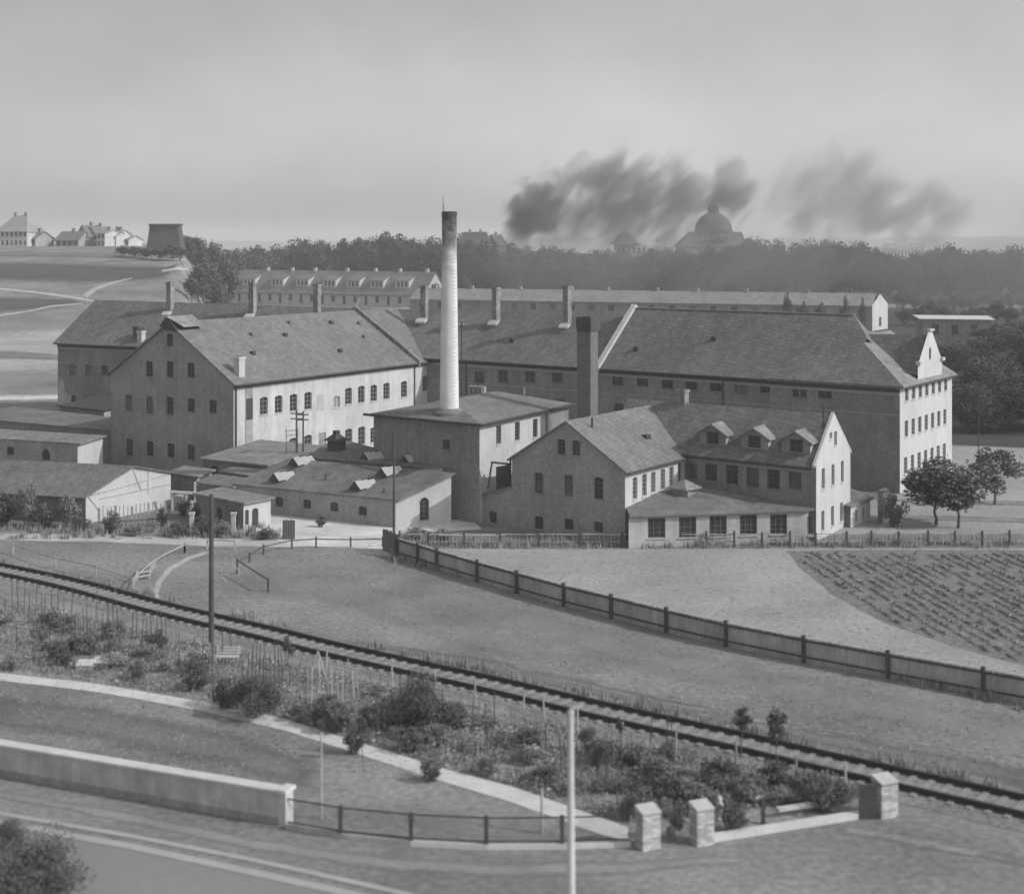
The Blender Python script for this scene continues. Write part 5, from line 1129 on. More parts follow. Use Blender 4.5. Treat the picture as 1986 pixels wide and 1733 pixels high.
# the great dome
c = PD(1386, 470, 850); s = 850 / F
T = Thing('domed_church', 'large church with a great dark dome and lantern rising above the trees', 'church', V((c.x, c.y, 0)))
mb = MB(); mb.hexa([V((c.x - 20, 842, 0)), V((c.x + 16, 842, 0)), V((c.x + 16, 870, 0)), V((c.x - 20, 870, 0)), V((c.x - 20, 842, 22)), V((c.x + 16, 842, 22)), V((c.x + 16, 870, 22)), V((c.x - 20, 870, 22))]); T.part('nave', mb, M['fargrey'])
mb = MB(); mb.slab([[V((c.x - 21, 841, 21.9)), V((c.x + 17, 841, 21.9)), V((c.x + 15.5, 852, 29.8)), V((c.x - 13.5, 852, 29.8))], [V((c.x + 17, 871, 21.9)), V((c.x - 21, 871, 21.9)), V((c.x - 13.5, 860, 29.8)), V((c.x + 15.5, 860, 29.8))], [V((c.x - 13.5, 852, 29.8)), V((c.x + 15.5, 852, 29.8)), V((c.x + 15.5, 860, 29.8)), V((c.x - 13.5, 860, 29.8))], [V((c.x + 17, 841, 21.9)), V((c.x + 17, 871, 21.9)), V((c.x + 15.5, 860, 29.8)), V((c.x + 15.5, 852, 29.8))], [V((c.x - 21, 871, 21.9)), V((c.x - 21, 841, 21.9)), V((c.x - 13.5, 852, 29.8)), V((c.x - 13.5, 860, 29.8))]], .3); T.part('roof', mb, M['verdigris'])
rr_ = 36.5 * s
mb = MB(); mb.lathe((c.x, 855), [(rr_, 24), (rr_, 29.5), (rr_ + .5, 29.6), (rr_ + .5, 30.6), (rr_ - .1, 30.7)], 32); T.part('drum', mb, M['verdigris'])
mb = MB(); mb.lathe((c.x, 855), [(rr_ * math.cos(a), 30.7 + 10.2 * math.sin(a)) for a in [i * math.pi / 2 / 12 * .82 for i in range(13)]], 32); T.part('dome', mb, M['verdigris'], smooth=True)
z_ = 30.7 + 10.2 * math.sin(math.pi / 2 * .82)
mb = MB(); mb.lathe((c.x, 855), [(3.2, z_ - .5), (3.2, z_ + 2.6), (3.6, z_ + 2.7), (2.6, z_ + 4.2), (1.2, z_ + 5.0), (.3, z_ + 5.3)], 16); T.part('lantern', mb, M['verdigris'])
mb = MB(); mb.tube(V((c.x, 855, z_ + 5.2)), V((c.x, 855, z_ + 8)), .15, .1, 6); mb.beam(V((c.x - .7, 855, z_ + 7.1)), V((c.x + .7, 855, z_ + 7.1)), .2, .2); T.part('cross', mb, M['gutter'])
for k in range(5): x = c.x - 8 + k * 3.4; mb = MB(); mb.box((x, 843.0 + 0), (1, 0), (0, 1), 1.6, 3.0, 25.0, 27.4); T.part('roof_dormer', mb, M['verdigris'])
# the small dome
c = PD(1213, 470, 800); T = Thing('domed_pavilion', 'white building with a smaller dark dome and finial left of the great dome', 'pavilion', V((c.x, 800, 0)))
zw = CH - (474 - HY) * 800 / F
mb = MB(); mb.box((c.x + 3, 803), (1, 0), (0, 1), 17, 10, 0, zw); T.part('wall', mb, M['farwall'])
for k in range(6): mb = MB(); mb.box((c.x - 3.8 + k * 2.7, 797.95), (1, 0), (0, 1), 1.0, .1, zw - 4.2, zw - 1.5); T.part('window', mb, M['glass'])
mb = MB(); mb.box((c.x + 14, 806), (1, 0), (0, 1), 16, 8, 0, zw - .8); T.part('wing', mb, M['farwall'])
mb = MB(); mb.lathe((c.x, 803), [(9, zw), (7.2, zw + .7), (5.6, zw + 2.1), (4.5, zw + 4.2), (2.6, zw + 5.8), (.6, zw + 6.6)], 24); T.part('dome', mb, M['verdigris'], smooth=True)
mb = MB(); mb.tube(V((c.x, 803, zw + 6.4)), V((c.x, 803, zw + 9.3)), .25, .1, 6); T.part('finial', mb, M['gutter'])
# distant wooded hills
mb = MB(); rng = random.Random(4); n = 140; pr = []
for i in range(n + 1):
    x = -5000 + 10000 * i / n; zt = 33 + 5 * math.sin(x * .0011) + 3 * math.sin(x * .0047 + 1) + rng.uniform(-1.2, 1.2); pr.append((x, zt))
for (x0, z0), (x1, z1) in zip(pr, pr[1:]):
    mb.poly([V((x0, 3900, -.5)), V((x1, 3900, -.5)), V((x1, 4500, z1)), V((x0, z0 and 4500, z0))]); mb.poly([V((x0, 4500, z0)), V((x1, 4500, z1)), V((x1, 5200, -.5)), V((x0, 5200, -.5))])
struct('distant_hills', mb, M['hills'], smooth=True)

# ================================================================== TREES AND SHRUBS
def crown_mesh(name, seed, rx, ry, rz, zc, n, leaf, m, clumps=16, squash=1.0, fill=.35):
    r = random.Random(seed); mb = MB(); cs = []
    for _ in range(clumps):
        a = r.uniform(0, 6.28); t = r.uniform(-1, 1); q = math.sqrt(1 - t * t); f = r.uniform(.35, .85)
        cs.append((V((rx * q * math.cos(a) * f, ry * q * math.sin(a) * f, zc + rz * t * f * squash)), r.uniform(.28, .5)))
    for i in range(n):
        c, s = cs[i % clumps]
        d = V((r.gauss(0, 1), r.gauss(0, 1), r.gauss(0, 1))); d.normalize(); d *= r.uniform(fill, 1) ** .5
        p = c + V((d.x * rx * s, d.y * ry * s, d.z * rz * s))
        if r.random() < .03: p += V((r.uniform(-1, 1) * rx, r.uniform(-1, 1) * ry, r.uniform(-1, 1) * rz)) * .25
        u = V((r.uniform(-1, 1), r.uniform(-1, 1), r.uniform(-.6, .6))).normalized() * leaf * r.uniform(.5, 1.1); w_ = V((r.uniform(-1, 1), r.uniform(-1, 1), r.uniform(-1, 1)))
        w_ = u.cross(w_).normalized() * leaf * r.uniform(.3, .7); mb.poly([p - u, p + w_, p + u * .9, p - w_])
    return mb.mesh(name, m)
def trunk_mesh(name, seed, h, r0, limbs, m, spread=.5, hz=.45):
    r = random.Random(seed); mb = MB(); p = V((0, 0, -.3)); rad = r0; n = 5
    for k in range(n):
        q = V((r.uniform(-.03, .03) * h, r.uniform(-.03, .03) * h, h * (k + 1) / n)); mb.tube(p, q, rad, rad * .78, 8, k in (0, n - 1)); p, rad = q, rad * .78
    for k in range(limbs):
        a = 6.28 * k / limbs + r.uniform(-.4, .4); z = h * r.uniform(hz, .95); o = V((0, 0, z)); e = o + V((math.cos(a), math.sin(a), .9)) * h * spread * r.uniform(.5, 1); mb.tube(o, e, r0 * .38, r0 * .12, 6)
    return mb.mesh(name, m)
def tree_proto(kind, seed, R_, Hc, zc, H_, n, leaf, m, r0, clumps=16, fill=.35):
    return crown_mesh('crown', seed, R_, R_, Hc, zc, n, leaf, m, clumps, fill=fill), trunk_mesh('trunk', seed, H_, r0, 5, M['bark'])
LM = [(-999, 'the hill'), (575, 'the left wood edge'), (850, 'the round chimney'), (1213, 'the small dome'), (1386, 'the great dome'), (1560, 'the young trees'), (1708, 'the white shed end'), (1986, 'the right edge'), (9999, '')]
ORD = ['first', 'second', 'third', 'fourth', 'fifth', 'sixth', 'seventh', 'eighth', 'ninth', 'tenth', 'eleventh', 'twelfth', 'thirteenth', 'fourteenth', 'fifteenth', 'sixteenth', 'seventeenth', 'eighteenth', 'nineteenth', 'twentieth']
LC = {}
def placelabel(px, what):
    k = max(i for i, (x, _) in enumerate(LM) if px >= x); c = LC.get((k, what), 0); LC[(k, what)] = c + 1
    return f'{what}, {ORD[min(c, 19)]} rightwards from {LM[k][1]}'
def put_tree(pr, p, sc, label, group=None, cat='tree', name='tree', rz=None):
    o = link(name, None, None, p); tag(o, label, cat, group); o.rotation_euler = (0, 0, random.uniform(0, 6.28) if rz is None else rz); o.scale = sc
    link('crown', pr[0], o); link('trunk', pr[1], o); return o
# unit belt trees: 20 m tall, crown radius 7 m
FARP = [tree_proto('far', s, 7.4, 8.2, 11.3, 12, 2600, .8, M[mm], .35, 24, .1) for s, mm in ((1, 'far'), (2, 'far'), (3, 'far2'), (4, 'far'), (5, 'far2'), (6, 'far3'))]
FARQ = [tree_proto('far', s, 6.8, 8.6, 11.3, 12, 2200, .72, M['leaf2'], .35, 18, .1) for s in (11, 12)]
env = [(330, 515), (400, 486), (470, 478), (560, 474), (590, 460), (640, 465), (760, 453), (800, 460), (850, 464), (900, 456), (960, 463), (1000, 474), (1180, 486), (1240, 490), (1290, 472), (1330, 482), (1420, 474), (1440, 466), (1560, 466), (1700, 470), (1715, 488), (1790, 492), (1830, 472), (1900, 486), (1986, 473), (2300, 468)]
def envy(x):
    for (a, b), (c, d) in zip(env, env[1:]):
        if a <= x <= c: return b + (d - b) * (x - a) / (c - a)
    return 470
rng = random.Random(21); random.seed(21)
ZONES = [(0, 565, 'dense tree in the dark grove left of the terraced houses'), (565, 860, 'dense tree in the dark wood above the terraced houses'), (860, 1300, 'tree of the wood behind the long shed, left of the great dome'), (1300, 1720, 'tree of the smoky wood below and right of the great dome'), (1720, 3000, 'tree of the hazy wood at the far right behind the factory')]
def zone(x): return next(l for a, b, l in ZONES if a <= x < b)
for row, (Y0, Y1, dy, step, j) in enumerate(((735, 800, 0, 25, 4), (655, 700, 14, 27, 8), (618, 640, 36, 30, 10))):
    x = 372 if row == 0 else 365
    while x < 2230:
        Y = rng.uniform(Y0, Y1); px = x + rng.uniform(-8, 8); yt = envy(px) + dy + rng.uniform(-j, j) * .8
        if row == 0 and rng.random() < .2: yt += 5
        if row == 2 and 440 < px < 880: Y = rng.uniform(640, 655)
        z = CH - (yt - HY) * Y / F; p = V(((px - CX) / F * Y, Y, terr((px - CX) / F * Y, Y))); h = max(8, z - p.z)
        wid = rng.uniform(.85, 1.25) * (1.0 if row < 2 else .85)
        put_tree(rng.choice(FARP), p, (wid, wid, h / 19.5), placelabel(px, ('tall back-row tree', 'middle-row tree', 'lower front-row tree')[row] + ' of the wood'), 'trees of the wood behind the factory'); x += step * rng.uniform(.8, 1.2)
# grove on the right slope of the hill, by the windmill stump and the dark wood edge
grove = [(x, yb, yt, w_) for x, yb, yt, w_ in ((262, 500, 478, 22), (285, 503, 482, 20), (310, 505, 478, 24), (335, 506, 470, 24), (365, 500, 462, 26), (385, 500, 458, 30), (405, 503, 460, 26), (240, 498, 482, 18), (350, 506, 478, 22), (425, 505, 482, 26))]
GL = ['leftmost low bush before the flat-topped tower', 'low bushy tree under the left edge of the flat-topped tower', 'low bushy tree before the middle of the flat-topped tower', 'bushy tree before the right edge of the flat-topped tower', 'dark tree touching the right of the flat-topped tower', 'tallest round dark tree right of the flat-topped tower', 'round dark tree just right of the tallest one on the hill', 'far left low bush between the hill houses and the tower', 'low bush before the right half of the flat-topped tower', 'rightmost small bush of the hilltop grove']
for (x, yb, yt, w_), lab in zip(grove, GL):
    p = PT(x, yb) if x < 355 else V(((x - CX) / F * 520, 520, terr((x - CX) / F * 520, 520))); zt = CH - (yt - HY) * p.y / F; h = max(3.2, zt - p.z); r_ = w_ * p.y / F / 7 * .9
    put_tree(rng.choice(FARQ), p, (r_, r_, h / 19.5), lab, 'bushy trees on the hilltop')
THK = ['its lowest left one', 'low one second from its left', 'low one in its front middle', 'tall one at its left back', 'tall one behind its middle', 'tall one toward its right', 'lowest front one by the main block ridge', 'one nearest the left end of the houses', 'tall back one nearest the houses', 'back one left of the wood edge', 'highest back one joining the wood', 'front one beside the hill track end', 'front one above the main block ridge']
for x, Y, yt, w_ in ((385, 400, 515, 34), (412, 410, 500, 36), (440, 420, 498, 36), (395, 440, 492, 34), (425, 450, 488, 40), (455, 640, 500, 40), (446, 622, 520, 34), (500, 640, 504, 40), (480, 660, 486, 40), (530, 650, 496, 40), (560, 660, 488, 40), (372, 380, 532, 30), (420, 380, 540, 30)):
    if THK:
        X = (x - CX) / F * Y; zt = CH - (yt - HY) * Y / F; zb = terr(X, Y); h = max(3.5, zt - zb); r_ = w_ * Y / F / 7 * .8
        put_tree(rng.choice(FARQ), V((X, Y, zb)), (r_, r_, h / 19.5), 'thicket tree left of the terraced houses, ' + THK.pop(0), 'thicket left of the terraced houses')
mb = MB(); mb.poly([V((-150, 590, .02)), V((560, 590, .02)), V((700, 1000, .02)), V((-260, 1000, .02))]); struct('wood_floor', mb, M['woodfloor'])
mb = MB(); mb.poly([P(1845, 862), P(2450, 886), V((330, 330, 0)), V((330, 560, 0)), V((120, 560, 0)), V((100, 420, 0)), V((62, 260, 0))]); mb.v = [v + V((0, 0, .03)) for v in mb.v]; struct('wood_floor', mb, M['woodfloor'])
# small trees and shrubs close behind the main block and by the long shed
for i, (x, Y, yt, w_, lab) in enumerate(((1525, 385, 572, 26, 'leftmost and biggest of the young trees in front of the long shed'), (1560, 387, 578, 18, 'small young tree in front of the long shed, second from the left'), (1592, 383, 580, 24, 'bushy young tree in front of the long shed, third from the left'), (1640, 386, 576, 18, 'slim young tree in front of the long shed near its white end'), (1672, 386, 582, 14, 'smallest young tree in front of the long shed beside its white end'), (905, 520, 540, 30, 'tree just right of the round chimney behind the long shed'), (845, 540, 545, 26, 'bushy tree hiding the corner of the terraced houses beside the round chimney'), (640, 640, 515, 34, 'pale tree rising behind the terraced houses'), (560, 630, 516, 30, 'pale tree behind the left half of the terraced houses'))):
    h = CH - (yt - HY) * Y / F; r_ = w_ * Y / F / 7 * .6; put_tree(rng.choice(FARQ), V(((x - CX) / F * Y, Y, 0)), (r_, r_, h / 19.5), lab)
# dark slope of trees on the right
LPOP = [(crown_mesh('crown', s, 6.2, 6.2, 8.6, 11.2, 6000, .34, m, 30), FARP[0][1]) for s, m in ((31, M['far3']), (32, M['leaf2']), (33, M['far2']))]
for row, (Y, y0, y1, step, jl) in enumerate(((196, 735, 775, 40, 1), (222, 690, 730, 36, 1), (255, 655, 690, 34, 1), (300, 625, 655, 32, 1), (350, 612, 632, 30, 1), (440, 575, 600, 26, 1), (520, 550, 575, 24, 1))):
    x = 1862 if Y < 230 else 1850 if Y < 300 else 1745 if Y > 400 else 1930
    while x < 2350:
        yt = rng.uniform(y0, y1); h = CH - (yt - HY) * Y / F; X = (x - CX) / F * Y; w_ = rng.uniform(.62, .85) * (1 if Y < 400 else .7)
        put_tree(rng.choice(LPOP if Y < 300 else FARQ), V((X, Y + rng.uniform(-6, 6), 0)), (w_, w_, h / 19.5), placelabel(px_ if False else x, ('nearest', 'second-row', 'third-row', 'fourth-row', 'fifth-row', 'low garden', 'farthest garden')[row] + ' tree of the dark right slope'), 'dark trees on the right slope'); x += step * rng.uniform(.8, 1.2)
# three lawn trees
near = [tree_proto('near', s, 2.0, 2.1, 3.15, 2.6, int(n * 1.8), .18, m, .11, 18, .2) for s, n, m in ((41, 3800, M['leaf2']), (42, 1500, M['leaf']), (43, 2000, M['leaf']))]
put_tree(near[0], P(1815, 1018), (1.8, 1.6, 1.06), 'dark leafy round tree in front of the white factory facade', rz=1)
put_tree(near[1], P(1858, 1024), (1.5, 1.4, 1.06), 'thinner paler tree just right of the dark leafy lawn tree', rz=2)
put_tree(near[2], P(1928, 978), (1.3, 1.2, 1.0), 'small tree standing alone on the lawn near the right edge', rz=3)
# shrubs: one mesh set, many separate plants
BU = [(crown_mesh('foliage', s, 1, 1, .62, .62, 1700, .085, m, 14, fill=.1), trunk_mesh('stem', s, .7, .05, 5, M['bark'], .6, .1)) for s, m in ((51, M['leaf']), (52, M['leaf2']), (53, M['leaf3']), (54, M['leaf']))]
BU.append((crown_mesh('foliage', 58, 1, 1, .62, .62, 9000, .036, M['leaf2'], 26, fill=.1), BU[1][1]))
def shrub(px, yb, wpx, hpx, k, label, group=None, cat='shrub', name='shrub'):
    p = P(px, yb); s = p.y / F; o = link(name, None, None, p); tag(o, label, cat, group); o.rotation_euler = (0, 0, random.uniform(0, 6.28)); o.scale = (wpx * s / 2, wpx * s / 2, hpx * s / 1.24)
    link('foliage', BU[k][0], o); link('stem', BU[k][1], o); return o
shrub(1738, 1022, 52, 66, 1, 'dark shrub at the front corner of the white factory facade')
shrub(105, 816, 26, 18, 1, 'dark round shrub at the far left end of the main block')
shrub(319, 1020, 30, 38, 1, 'dark round shrub at the right corner of the white gabled shed')
shrub(623, 1022, 24, 24, 1, 'small dark shrub under the windows of the skylit workshop')
shrub(55, 1752, 250, 120, 4, 'large dark out-of-focus bush in the bottom left corner')
shrub(15, 1650, 90, 60, 4, 'small dark bush at the left edge above the bottom left bush')
shrub(1185, 1376, 30, 16, 1, 'little dark weed clump on the railway bank')
shrub(495, 1392, 120, 84, 4, 'big dark bush at the edge of the walk left of the pole tripod')
shrub(445, 1372, 70, 60, 1, 'dark bush left of the big dark bush by the walk')
shrub(815, 1412, 115, 105, 4, 'tall dark rounded bush in the middle of the garden')
shrub(880, 1412, 70, 56, 1, 'lower dark bush touching the right of the tall rounded bush')
shrub(660, 1420, 80, 56, 0, 'loose bush right of the pole tripod')
shrub(690, 1462, 50, 60, 1, 'small dark bush hanging over the walk')
shrub(835, 1512, 55, 44, 1, 'small bush leaning over the lower walk')
shrub(790, 1455, 60, 40, 1, 'low dark bush on the garden mound beside the walk')
shrub(1500, 1532, 80, 60, 1, 'dark bush at the foot of the slim young tree')
shrub(1590, 1572, 80, 62, 1, 'dark bush beside the railway-end pillar')
shrub(1420, 1610, 70, 60, 1, 'dark bush behind the low white wall near the white ornament')
shrub(1310, 1560, 90, 60, 1, 'dark bush above the gateway')
shrub(1310, 1630, 40, 60, 0, 'narrow bush inside the gateway between the two near pillars')
spots = []
rng = random.Random(77)
T0g = [(0, 1303), (200, 1326), (400, 1360), (560, 1395), (690, 1435), (850, 1485), (1000, 1525), (1150, 1580), (1218, 1600)]
def walky(x):
    for (a, b), (c, d) in zip(T0g, T0g[1:]):
        if a <= x <= c: return b + (d - b) * (x - a) / (c - a)
    return 1600
def raily(x): return 1150 + .232 * x if x > 0 else 1150
names = {}
for i in range(110):
    x = rng.uniform(-20, 1660); lo, hi = raily(x) + 30, (walky(x) if x < 1218 else 1600 - (x - 1218) * .12) - 4
    y = rng.uniform(lo, hi)
    if abs(x - 442) < 45 and 1262 < y < 1345 or abs(x - 180) < 40 and 1290 < y < 1330: continue
    if any((x - a) ** 2 / 700 + (y - b) ** 2 / 160 < 1 for a, b in spots): continue
    spots.append((x, y))
spots.sort()
ordw = lambda n: {1: 'first', 2: 'second', 3: 'third', 4: 'fourth', 5: 'fifth', 6: 'sixth', 7: 'seventh', 8: 'eighth', 9: 'ninth', 10: 'tenth', 11: 'eleventh', 12: 'twelfth', 13: 'thirteenth', 14: 'fourteenth', 15: 'fifteenth', 16: 'sixteenth', 17: 'seventeenth', 18: 'eighteenth', 19: 'nineteenth', 20: 'twentieth'}.get(n, 'another')
cnt = {}
for x, y in spots:
    k = rng.choice((0, 0, 1, 2, 3)); hi = walky(x) if x < 1218 else 1600; t = (y - raily(x)) / (hi - raily(x))
    w_ = rng.uniform(34, 80) * (y - HY) / 900; h = rng.uniform(20, 48) * (y - HY) / 900
    pos = 'along the railway fence' if t < .42 else 'mid-plot' if t < .72 else 'beside the pale walk'
    sec = 'left part' if x < 420 else 'middle' if x < 860 else 'right half' if x < 1240 else 'far right end'
    kd = {0: 'mid-grey', 1: 'dark', 2: 'pale', 3: 'mid-grey'}[k]; sz = 'large' if w_ > 62 else 'small' if w_ < 42 else 'middling'
    key = (sz, kd, pos, sec); cnt[key] = cnt.get(key, 0) + 1
    n_ = cnt[key]; ot = '' if n_ == 1 else f', {ordw(n_)} from the left'
    shrub(x, y, w_, h, k, f'{sz} {kd} bush {pos}, {sec}{ot}', 'bushes of the allotment gardens')
# a dark hedge of shrubs in front of the left shed and along the yard
cnt = 0
for i, (x, y, w_, h, k) in enumerate(((10, 1020, 60, 70, 1), (48, 1022, 50, 85, 0), (92, 1024, 55, 50, 1), (130, 1024, 50, 60, 0), (160, 1030, 40, 30, 1), (215, 1034, 40, 45, 1), (260, 1038, 40, 18, 0), (350, 1040, 50, 30, 1), (395, 1036, 44, 40, 1), (430, 1042, 44, 34, 0), (510, 1046, 50, 22, 1), (805, 1046, 60, 22, 0), (860, 1048, 60, 20, 0), (-30, 1020, 70, 60, 1), (355, 1000, 36, 36, 1), (385, 1008, 36, 36, 1))):
    shrub(x, y, w_, h, k, f'bush in the ragged hedge before the left sheds, {ordw(i + 1)} of the row' if x < 520 else ('weedy bush right of the gate screen, ' + ('nearer it' if x < 840 else 'farther from it')), 'ragged hedge before the sheds')
# slim young trees in the garden
slim = [(crown_mesh('crown', s, .5, .5, .85, 3.0, 900, .085, M['leaf2'], 9, fill=.1), trunk_mesh('trunk', s, 3.0, .05, 4, M['bark'], .15, .7)) for s in (61, 62)]
put_tree(slim[0], P(1507, 1537), (1, 1, 1.0), 'slim young tree with a narrow dark crown beside the railway', name='young_tree')
put_tree(slim[1], P(1437, 1470), (1.1, 1.1, .62), 'low young tree with a rounded crown by the rails, left of the slim one', name='young_tree')
put_tree(slim[1], P(560, 1330), (.9, .9, .7), 'thin young tree in the middle of the garden near the overgrown bean poles', name='young_tree')
put_tree(slim[0], P(703, 1478), (.5, .5, .55), 'tiny leaning tree on the lawn edge of the walk', name='young_tree')
put_tree(slim[1], P(1203, 1470), (.5, .5, .5), 'thin sapling in the right half of the garden', name='young_tree')
# ground cover of the plot and lawn flowers
gc = MB(); gw = MB()
for _ in range(44000):
    x = rng.uniform(-60, 1680); lo, hi = raily(x) + 6, (walky(x) if x < 1218 else 1600 - (x - 1218) * .12) - 2
    y = rng.uniform(lo, hi); p = P(x, y)
    if math.sin(p.x * .9 + 1.7 * math.sin(p.y * .8)) + math.sin(p.y * 1.7) < rng.uniform(-2.2, .3): continue
    h = rng.uniform(.05, .6) * rng.random() ** .4; c = p + V((0, 0, h * rng.random())); tgt = gw if rng.random() < .03 else gc
    s_ = rng.uniform(.04, .11); a = V((rng.uniform(-1, 1), rng.uniform(-1, 1), rng.uniform(-.3, .4))) * s_; b = V((rng.uniform(-1, 1), rng.uniform(-1, 1), rng.uniform(-.5, .9))) * s_
    tgt.poly([c - a, c - b, c + a, c + b])
    if rng.random() < .22: tgt.poly([p - V((s_ * .4, 0, 0)), p + V((s_ * .4, 0, 0)), p + V((0, 0, h * 1.4))])
tag(link('garden_plants', gc.mesh('garden_plants', M['leaf3'])), 'vegetable plants and weeds covering the allotment beds', 'plants', kind='stuff')
tag(link('garden_flowers', gw.mesh('garden_flowers', M['bloom'])), 'scattered pale flowers among the allotment plants', 'flowers', kind='stuff')
# flowering shrubs and pale things in the garden
FL = (crown_mesh('blossom', 71, 1, 1, .55, .6, 260, .1, M['bloom'], 8), BU[2][0])
for x, y, w_, h, lab in ((115, 1215, 60, 34, 'pale flowering shrub among the left bean poles'), (848, 1372, 26, 22, 'white flowering shrub beside the tall rounded bush'), (735, 1350, 30, 26, 'white flowering shrub right of the pale bean poles'), (985, 1445, 60, 34, 'pale flowering shrub in the leafy bed right of the mound'), (645, 1395, 28, 30, 'small white flowering shrub by the pole tripod'), (385, 1290, 50, 30, 'pale speckled shrub left of the garden bench'), (1070, 1510, 34, 16, 'low white-flowered clump left of the concrete pole'), (1030, 1480, 60, 36, 'speckled pale shrub in the leafy bed near the concrete pole')):
    p = P(x, y); s = p.y / F; o = link('flowering_shrub', None, None, p); tag(o, lab, 'shrub'); o.scale = (w_ * s / 2, w_ * s / 2, h * s / 1.1); link('blossom', FL[0], o); link('foliage', FL[1], o)
# garden bench
b0 = P(440, 1287); T = Thing('garden_bench', 'white garden bench with a slatted back below the telegraph pole', 'bench', b0)
for k in range(3): mb = MB(); mb.beam(b0 + V((-.65, -.1 + k * .15, .42)), b0 + V((.65, -.1 + k * .15, .42)), .12, .04); T.part('seat_slat', mb, M['plaster'])
for k in range(3): mb = MB(); mb.beam(b0 + V((-.5, .33 + k * .03, .55 + k * .15)), b0 + V((.75, .33 + k * .03, .55 + k * .15)), .03, .10); T.part('back_slat', mb, M['plaster'])
for x in (-.6, .6):
    for y in (-.12, .25): mb = MB(); mb.beam(b0 + V((x, y, 0)), b0 + V((x, y, .4)), .07, .07); T.part('leg', mb, M['plaster'])
    mb = MB(); mb.beam(b0 + V((x, .29, .4)), b0 + V((x, .42, .98)), .06, .06); T.part('back_post', mb, M['plaster'])
# cold frames
for x, y, lab in ((165, 1298, 'left half of the pale cold frame lids near the walk'), (196, 1293, 'right half of the pale cold frame lids near the walk')):
    p = P(x, y); T = Thing('cold_frame', lab, 'cold frame', p); mb = MB(); mb.box((p.x, p.y), (1, 0), (0, 1), .85, .7, 0, .3); T.part('box', mb, M['wood'])
    mb = MB(); mb.hexa([p + V(q) for q in ((-.45, -.38, .3), (.45, -.38, .3), (.45, .38, .42), (-.45, .38, .42), (-.45, -.38, .35), (.45, -.38, .35), (.45, .38, .5), (-.45, .38, .5))]); T.part('lid', mb, M['palewood'])
# tripod of poles
p = P(618, 1325); T = Thing('pole_tripod', 'small tripod of leaning poles, one of them pale, in the middle garden', 'tripod', p)
for i, (dx, dy) in enumerate(((-.55, 0), (.5, 0), (0, .5))): mb = MB(); mb.beam(p + V((dx, dy, 0)), p + V((-.05, .05, 1.75)), .07, .07); T.part('pole', mb, M['palewood'] if i == 1 else M['wood'])
# hill-side posts
for i, (x, y0, y1, lab) in enumerate(((167, 590, 566, 'thin post at the fork of the hill tracks'), (26, 815, 800, 'left one of the thin posts on the pale field at the left edge'), (63, 812, 796, 'right one of the thin posts on the pale field near the main block'))):
    p = PT(x, y0); h = (y0 - y1) * p.y / F; mb = MB(); mb.tube(p, p + V((0, 0, h)), .12, .1, 6); solo('field_post', mb, M['wood'], lab, 'post', p)
# scattered clods, stones and thistles in the meadow
st = MB()
for _ in range(160):
    x = rng.uniform(0, 1986); y = rng.uniform(1070, 1500); p = P(x, y); r_ = rng.uniform(.03, .08)
    k = len(st.v); st.v += [p + V((math.cos(a) * r_ * rng.uniform(.7, 1.2), math.sin(a) * r_ * rng.uniform(.7, 1.2), 0)) for a in (0, 1.26, 2.5, 3.8, 5.0)] + [p + V((0, 0, r_ * .9))]
    for i in range(5): st.f.append([k + i, k + (i + 1) % 5, k + 5])
tag(link('field_stones', st.mesh('field_stones', M['cornice'])), 'small stones and clods scattered over the meadow', 'stones', kind='stuff')

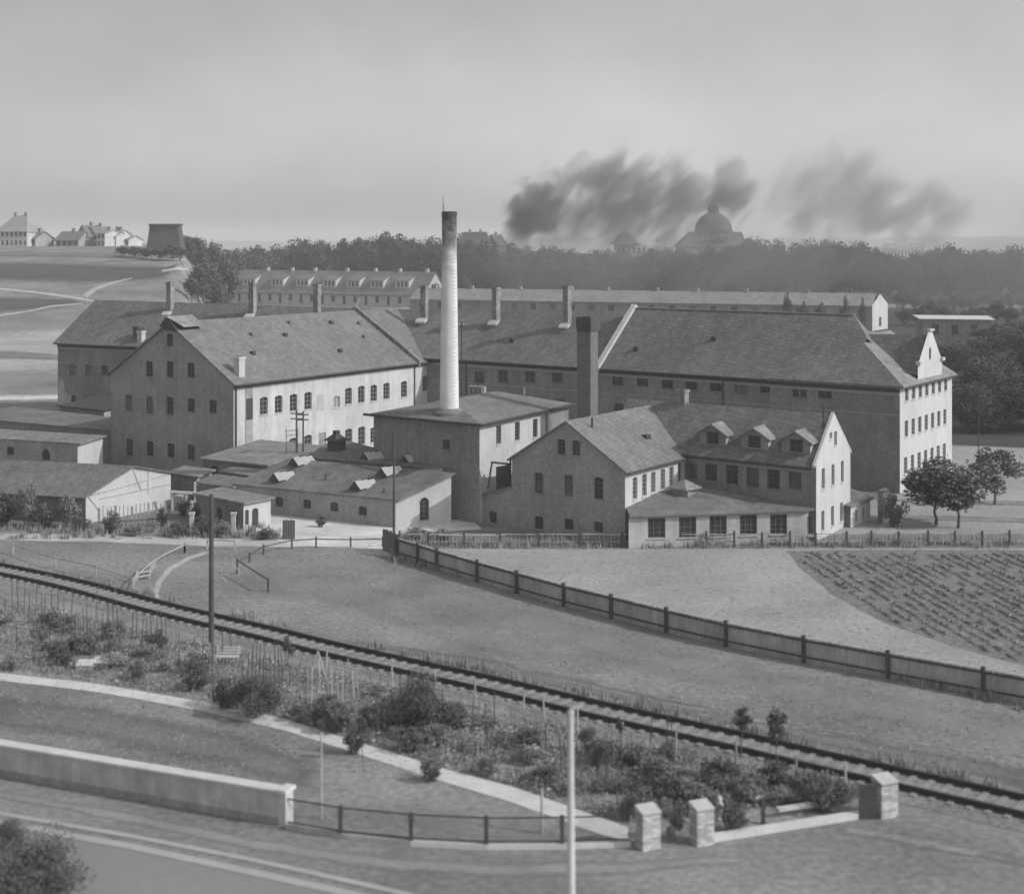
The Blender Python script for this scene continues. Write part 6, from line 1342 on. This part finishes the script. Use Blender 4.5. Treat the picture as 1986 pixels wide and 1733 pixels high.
# ================================================================== SMOKE AND HAZE
def smoke_mat(name, dens, col, nscale, thr, aniso=0.2):
    m = bpy.data.materials.new(name); m.use_nodes = True; n = m.node_tree; n.nodes.clear(); L = n.links
    o = n.nodes.new('ShaderNodeOutputMaterial'); v = n.nodes.new('ShaderNodeVolumePrincipled'); v.inputs['Color'].default_value = (col, col, col, 1); v.inputs['Anisotropy'].default_value = aniso
    t = n.nodes.new('ShaderNodeTexCoord'); ln = n.nodes.new('ShaderNodeVectorMath'); ln.operation = 'LENGTH'; L.new(t.outputs['Object'], ln.inputs[0])
    fo = n.nodes.new('ShaderNodeMapRange'); fo.inputs['From Min'].default_value = 1.0; fo.inputs['From Max'].default_value = .45; fo.inputs['To Min'].default_value = 0; fo.inputs['To Max'].default_value = 1; fo.interpolation_type = 'SMOOTHSTEP'; L.new(ln.outputs['Value'], fo.inputs[0])
    g = n.nodes.new('ShaderNodeNewGeometry'); nz = n.nodes.new('ShaderNodeTexNoise'); nz.inputs['Scale'].default_value = nscale; nz.inputs['Detail'].default_value = 6; nz.inputs['Distortion'].default_value = .5; mpn = n.nodes.new('ShaderNodeMapping'); mpn.inputs['Rotation'].default_value = (0, .8, 0); mp2 = n.nodes.new('ShaderNodeMapping'); mp2.inputs['Scale'].default_value = (.6, 1, 1.1); L.new(g.outputs['Position'], mpn.inputs[0]); L.new(mpn.outputs[0], mp2.inputs[0]); L.new(mp2.outputs[0], nz.inputs[0])
    mr = n.nodes.new('ShaderNodeMapRange'); mr.inputs['From Min'].default_value = thr; mr.inputs['From Max'].default_value = thr + .16; mr.inputs['To Max'].default_value = 1; 
    er = n.nodes.new('ShaderNodeMath'); er.operation = 'MULTIPLY_ADD'; L.new(fo.outputs[0], er.inputs[0]); er.inputs[1].default_value = .20; er.inputs[2].default_value = -.14
    ad = n.nodes.new('ShaderNodeMath'); ad.operation = 'ADD'; L.new(er.outputs[0], ad.inputs[0]); L.new(nz.outputs[0], ad.inputs[1]); L.new(ad.outputs[0], mr.inputs[0])
    a = n.nodes.new('ShaderNodeMath'); a.operation = 'MULTIPLY'; L.new(fo.outputs[0], a.inputs[0]); L.new(mr.outputs[0], a.inputs[1])
    b = n.nodes.new('ShaderNodeMath'); b.operation = 'MULTIPLY'; L.new(a.outputs[0], b.inputs[0]); b.inputs[1].default_value = dens; L.new(b.outputs[0], v.inputs['Density']); L.new(v.outputs[0], o.inputs['Volume'])
    return m
SM = smoke_mat('dark_smoke', .42, .38, .11, .47); SM4 = smoke_mat('faint_smoke', .055, .42, .10, .455); SM2 = smoke_mat('thin_smoke', .15, .42, .12, .455); SM3 = smoke_mat('pale_smoke', .026, .52, .045, .36, .2)
sph = MB(); sph.lathe((0, 0), [(math.sin(a) + 1e-4, -math.cos(a)) for a in [math.pi * i / 12 for i in range(13)]], 20)
def smoke(x0, x1, y0, y1, Y, m, label, tilt=0.0, dep=None):
    me = sph.mesh('smoke_puff', m); a, b = PD(x0, y1, Y), PD(x1, y0, Y); c = (a + b) / 2; o = link('smoke_plume', me, None, c)
    o.scale = ((b.x - a.x) / 2 * 1.35, dep or (b.x - a.x) / 2, (b.z - a.z) / 2 * 1.35); o.rotation_euler = (0, tilt, 0); tag(o, label, 'smoke', 'drifting smoke over the wood', 'stuff')
smoke(965, 1115, 345, 462, 570, SM, 'dense dark head of the smoke plume nearest the round chimney', -.1, 12)
smoke(975, 1090, 390, 505, 572, SM2, 'root of the smoke plume above the treetops', .1, 10)
smoke(1010, 1440, 290, 500, 578, SM2, 'long ragged smoke plume drifting from the first head to the great dome', 0, 16)
smoke(1130, 1330, 320, 440, 592, SM4, 'darker middle of the ragged smoke plume above the small dome', 0, 12)
smoke(1370, 1470, 290, 440, 584, SM2, 'upright wisp of smoke above the lantern of the great dome', .2, 10)
smoke(1480, 1760, 270, 500, 585, SM4, 'slanting thin smoke column right of the great dome', 0, 16)
smoke(1640, 1900, 340, 490, 590, SM4, 'faint far end of the smoke over the right wood', 0, 14)
smoke(850, 1750, 430, 600, 556, SM3, 'wide thin smoke veil hanging before the wood', 0, 14)
smoke(1700, 2300, 430, 650, 470, SM3, 'thin smoke veil over the trees at the right edge', 0, 14)
mb = MB(); mb.hexa([V((-5150, -290, -1)), V((5150, -290, -1)), V((5150, 5350, -1)), V((-5150, 5350, -1)), V((-5150, -290, 62)), V((5150, -290, 62)), V((5150, 5350, 62)), V((-5150, 5350, 62))])
mb.v = [V((p.x * 1.03, p.y * 1.03, p.z)) for p in mb.v]
hm = bpy.data.materials.new('haze_air'); hm.use_nodes = True; hn = hm.node_tree; hn.nodes.clear(); o_ = hn.nodes.new('ShaderNodeOutputMaterial'); hv = hn.nodes.new('ShaderNodeVolumePrincipled')
hv.inputs['Color'].default_value = (.99, .99, .99, 1); hv.inputs['Density'].default_value = .00030; hv.inputs['Anisotropy'].default_value = 0.0; hn.links.new(hv.outputs[0], o_.inputs['Volume'])
struct('haze', mb, hm, 'stuff')
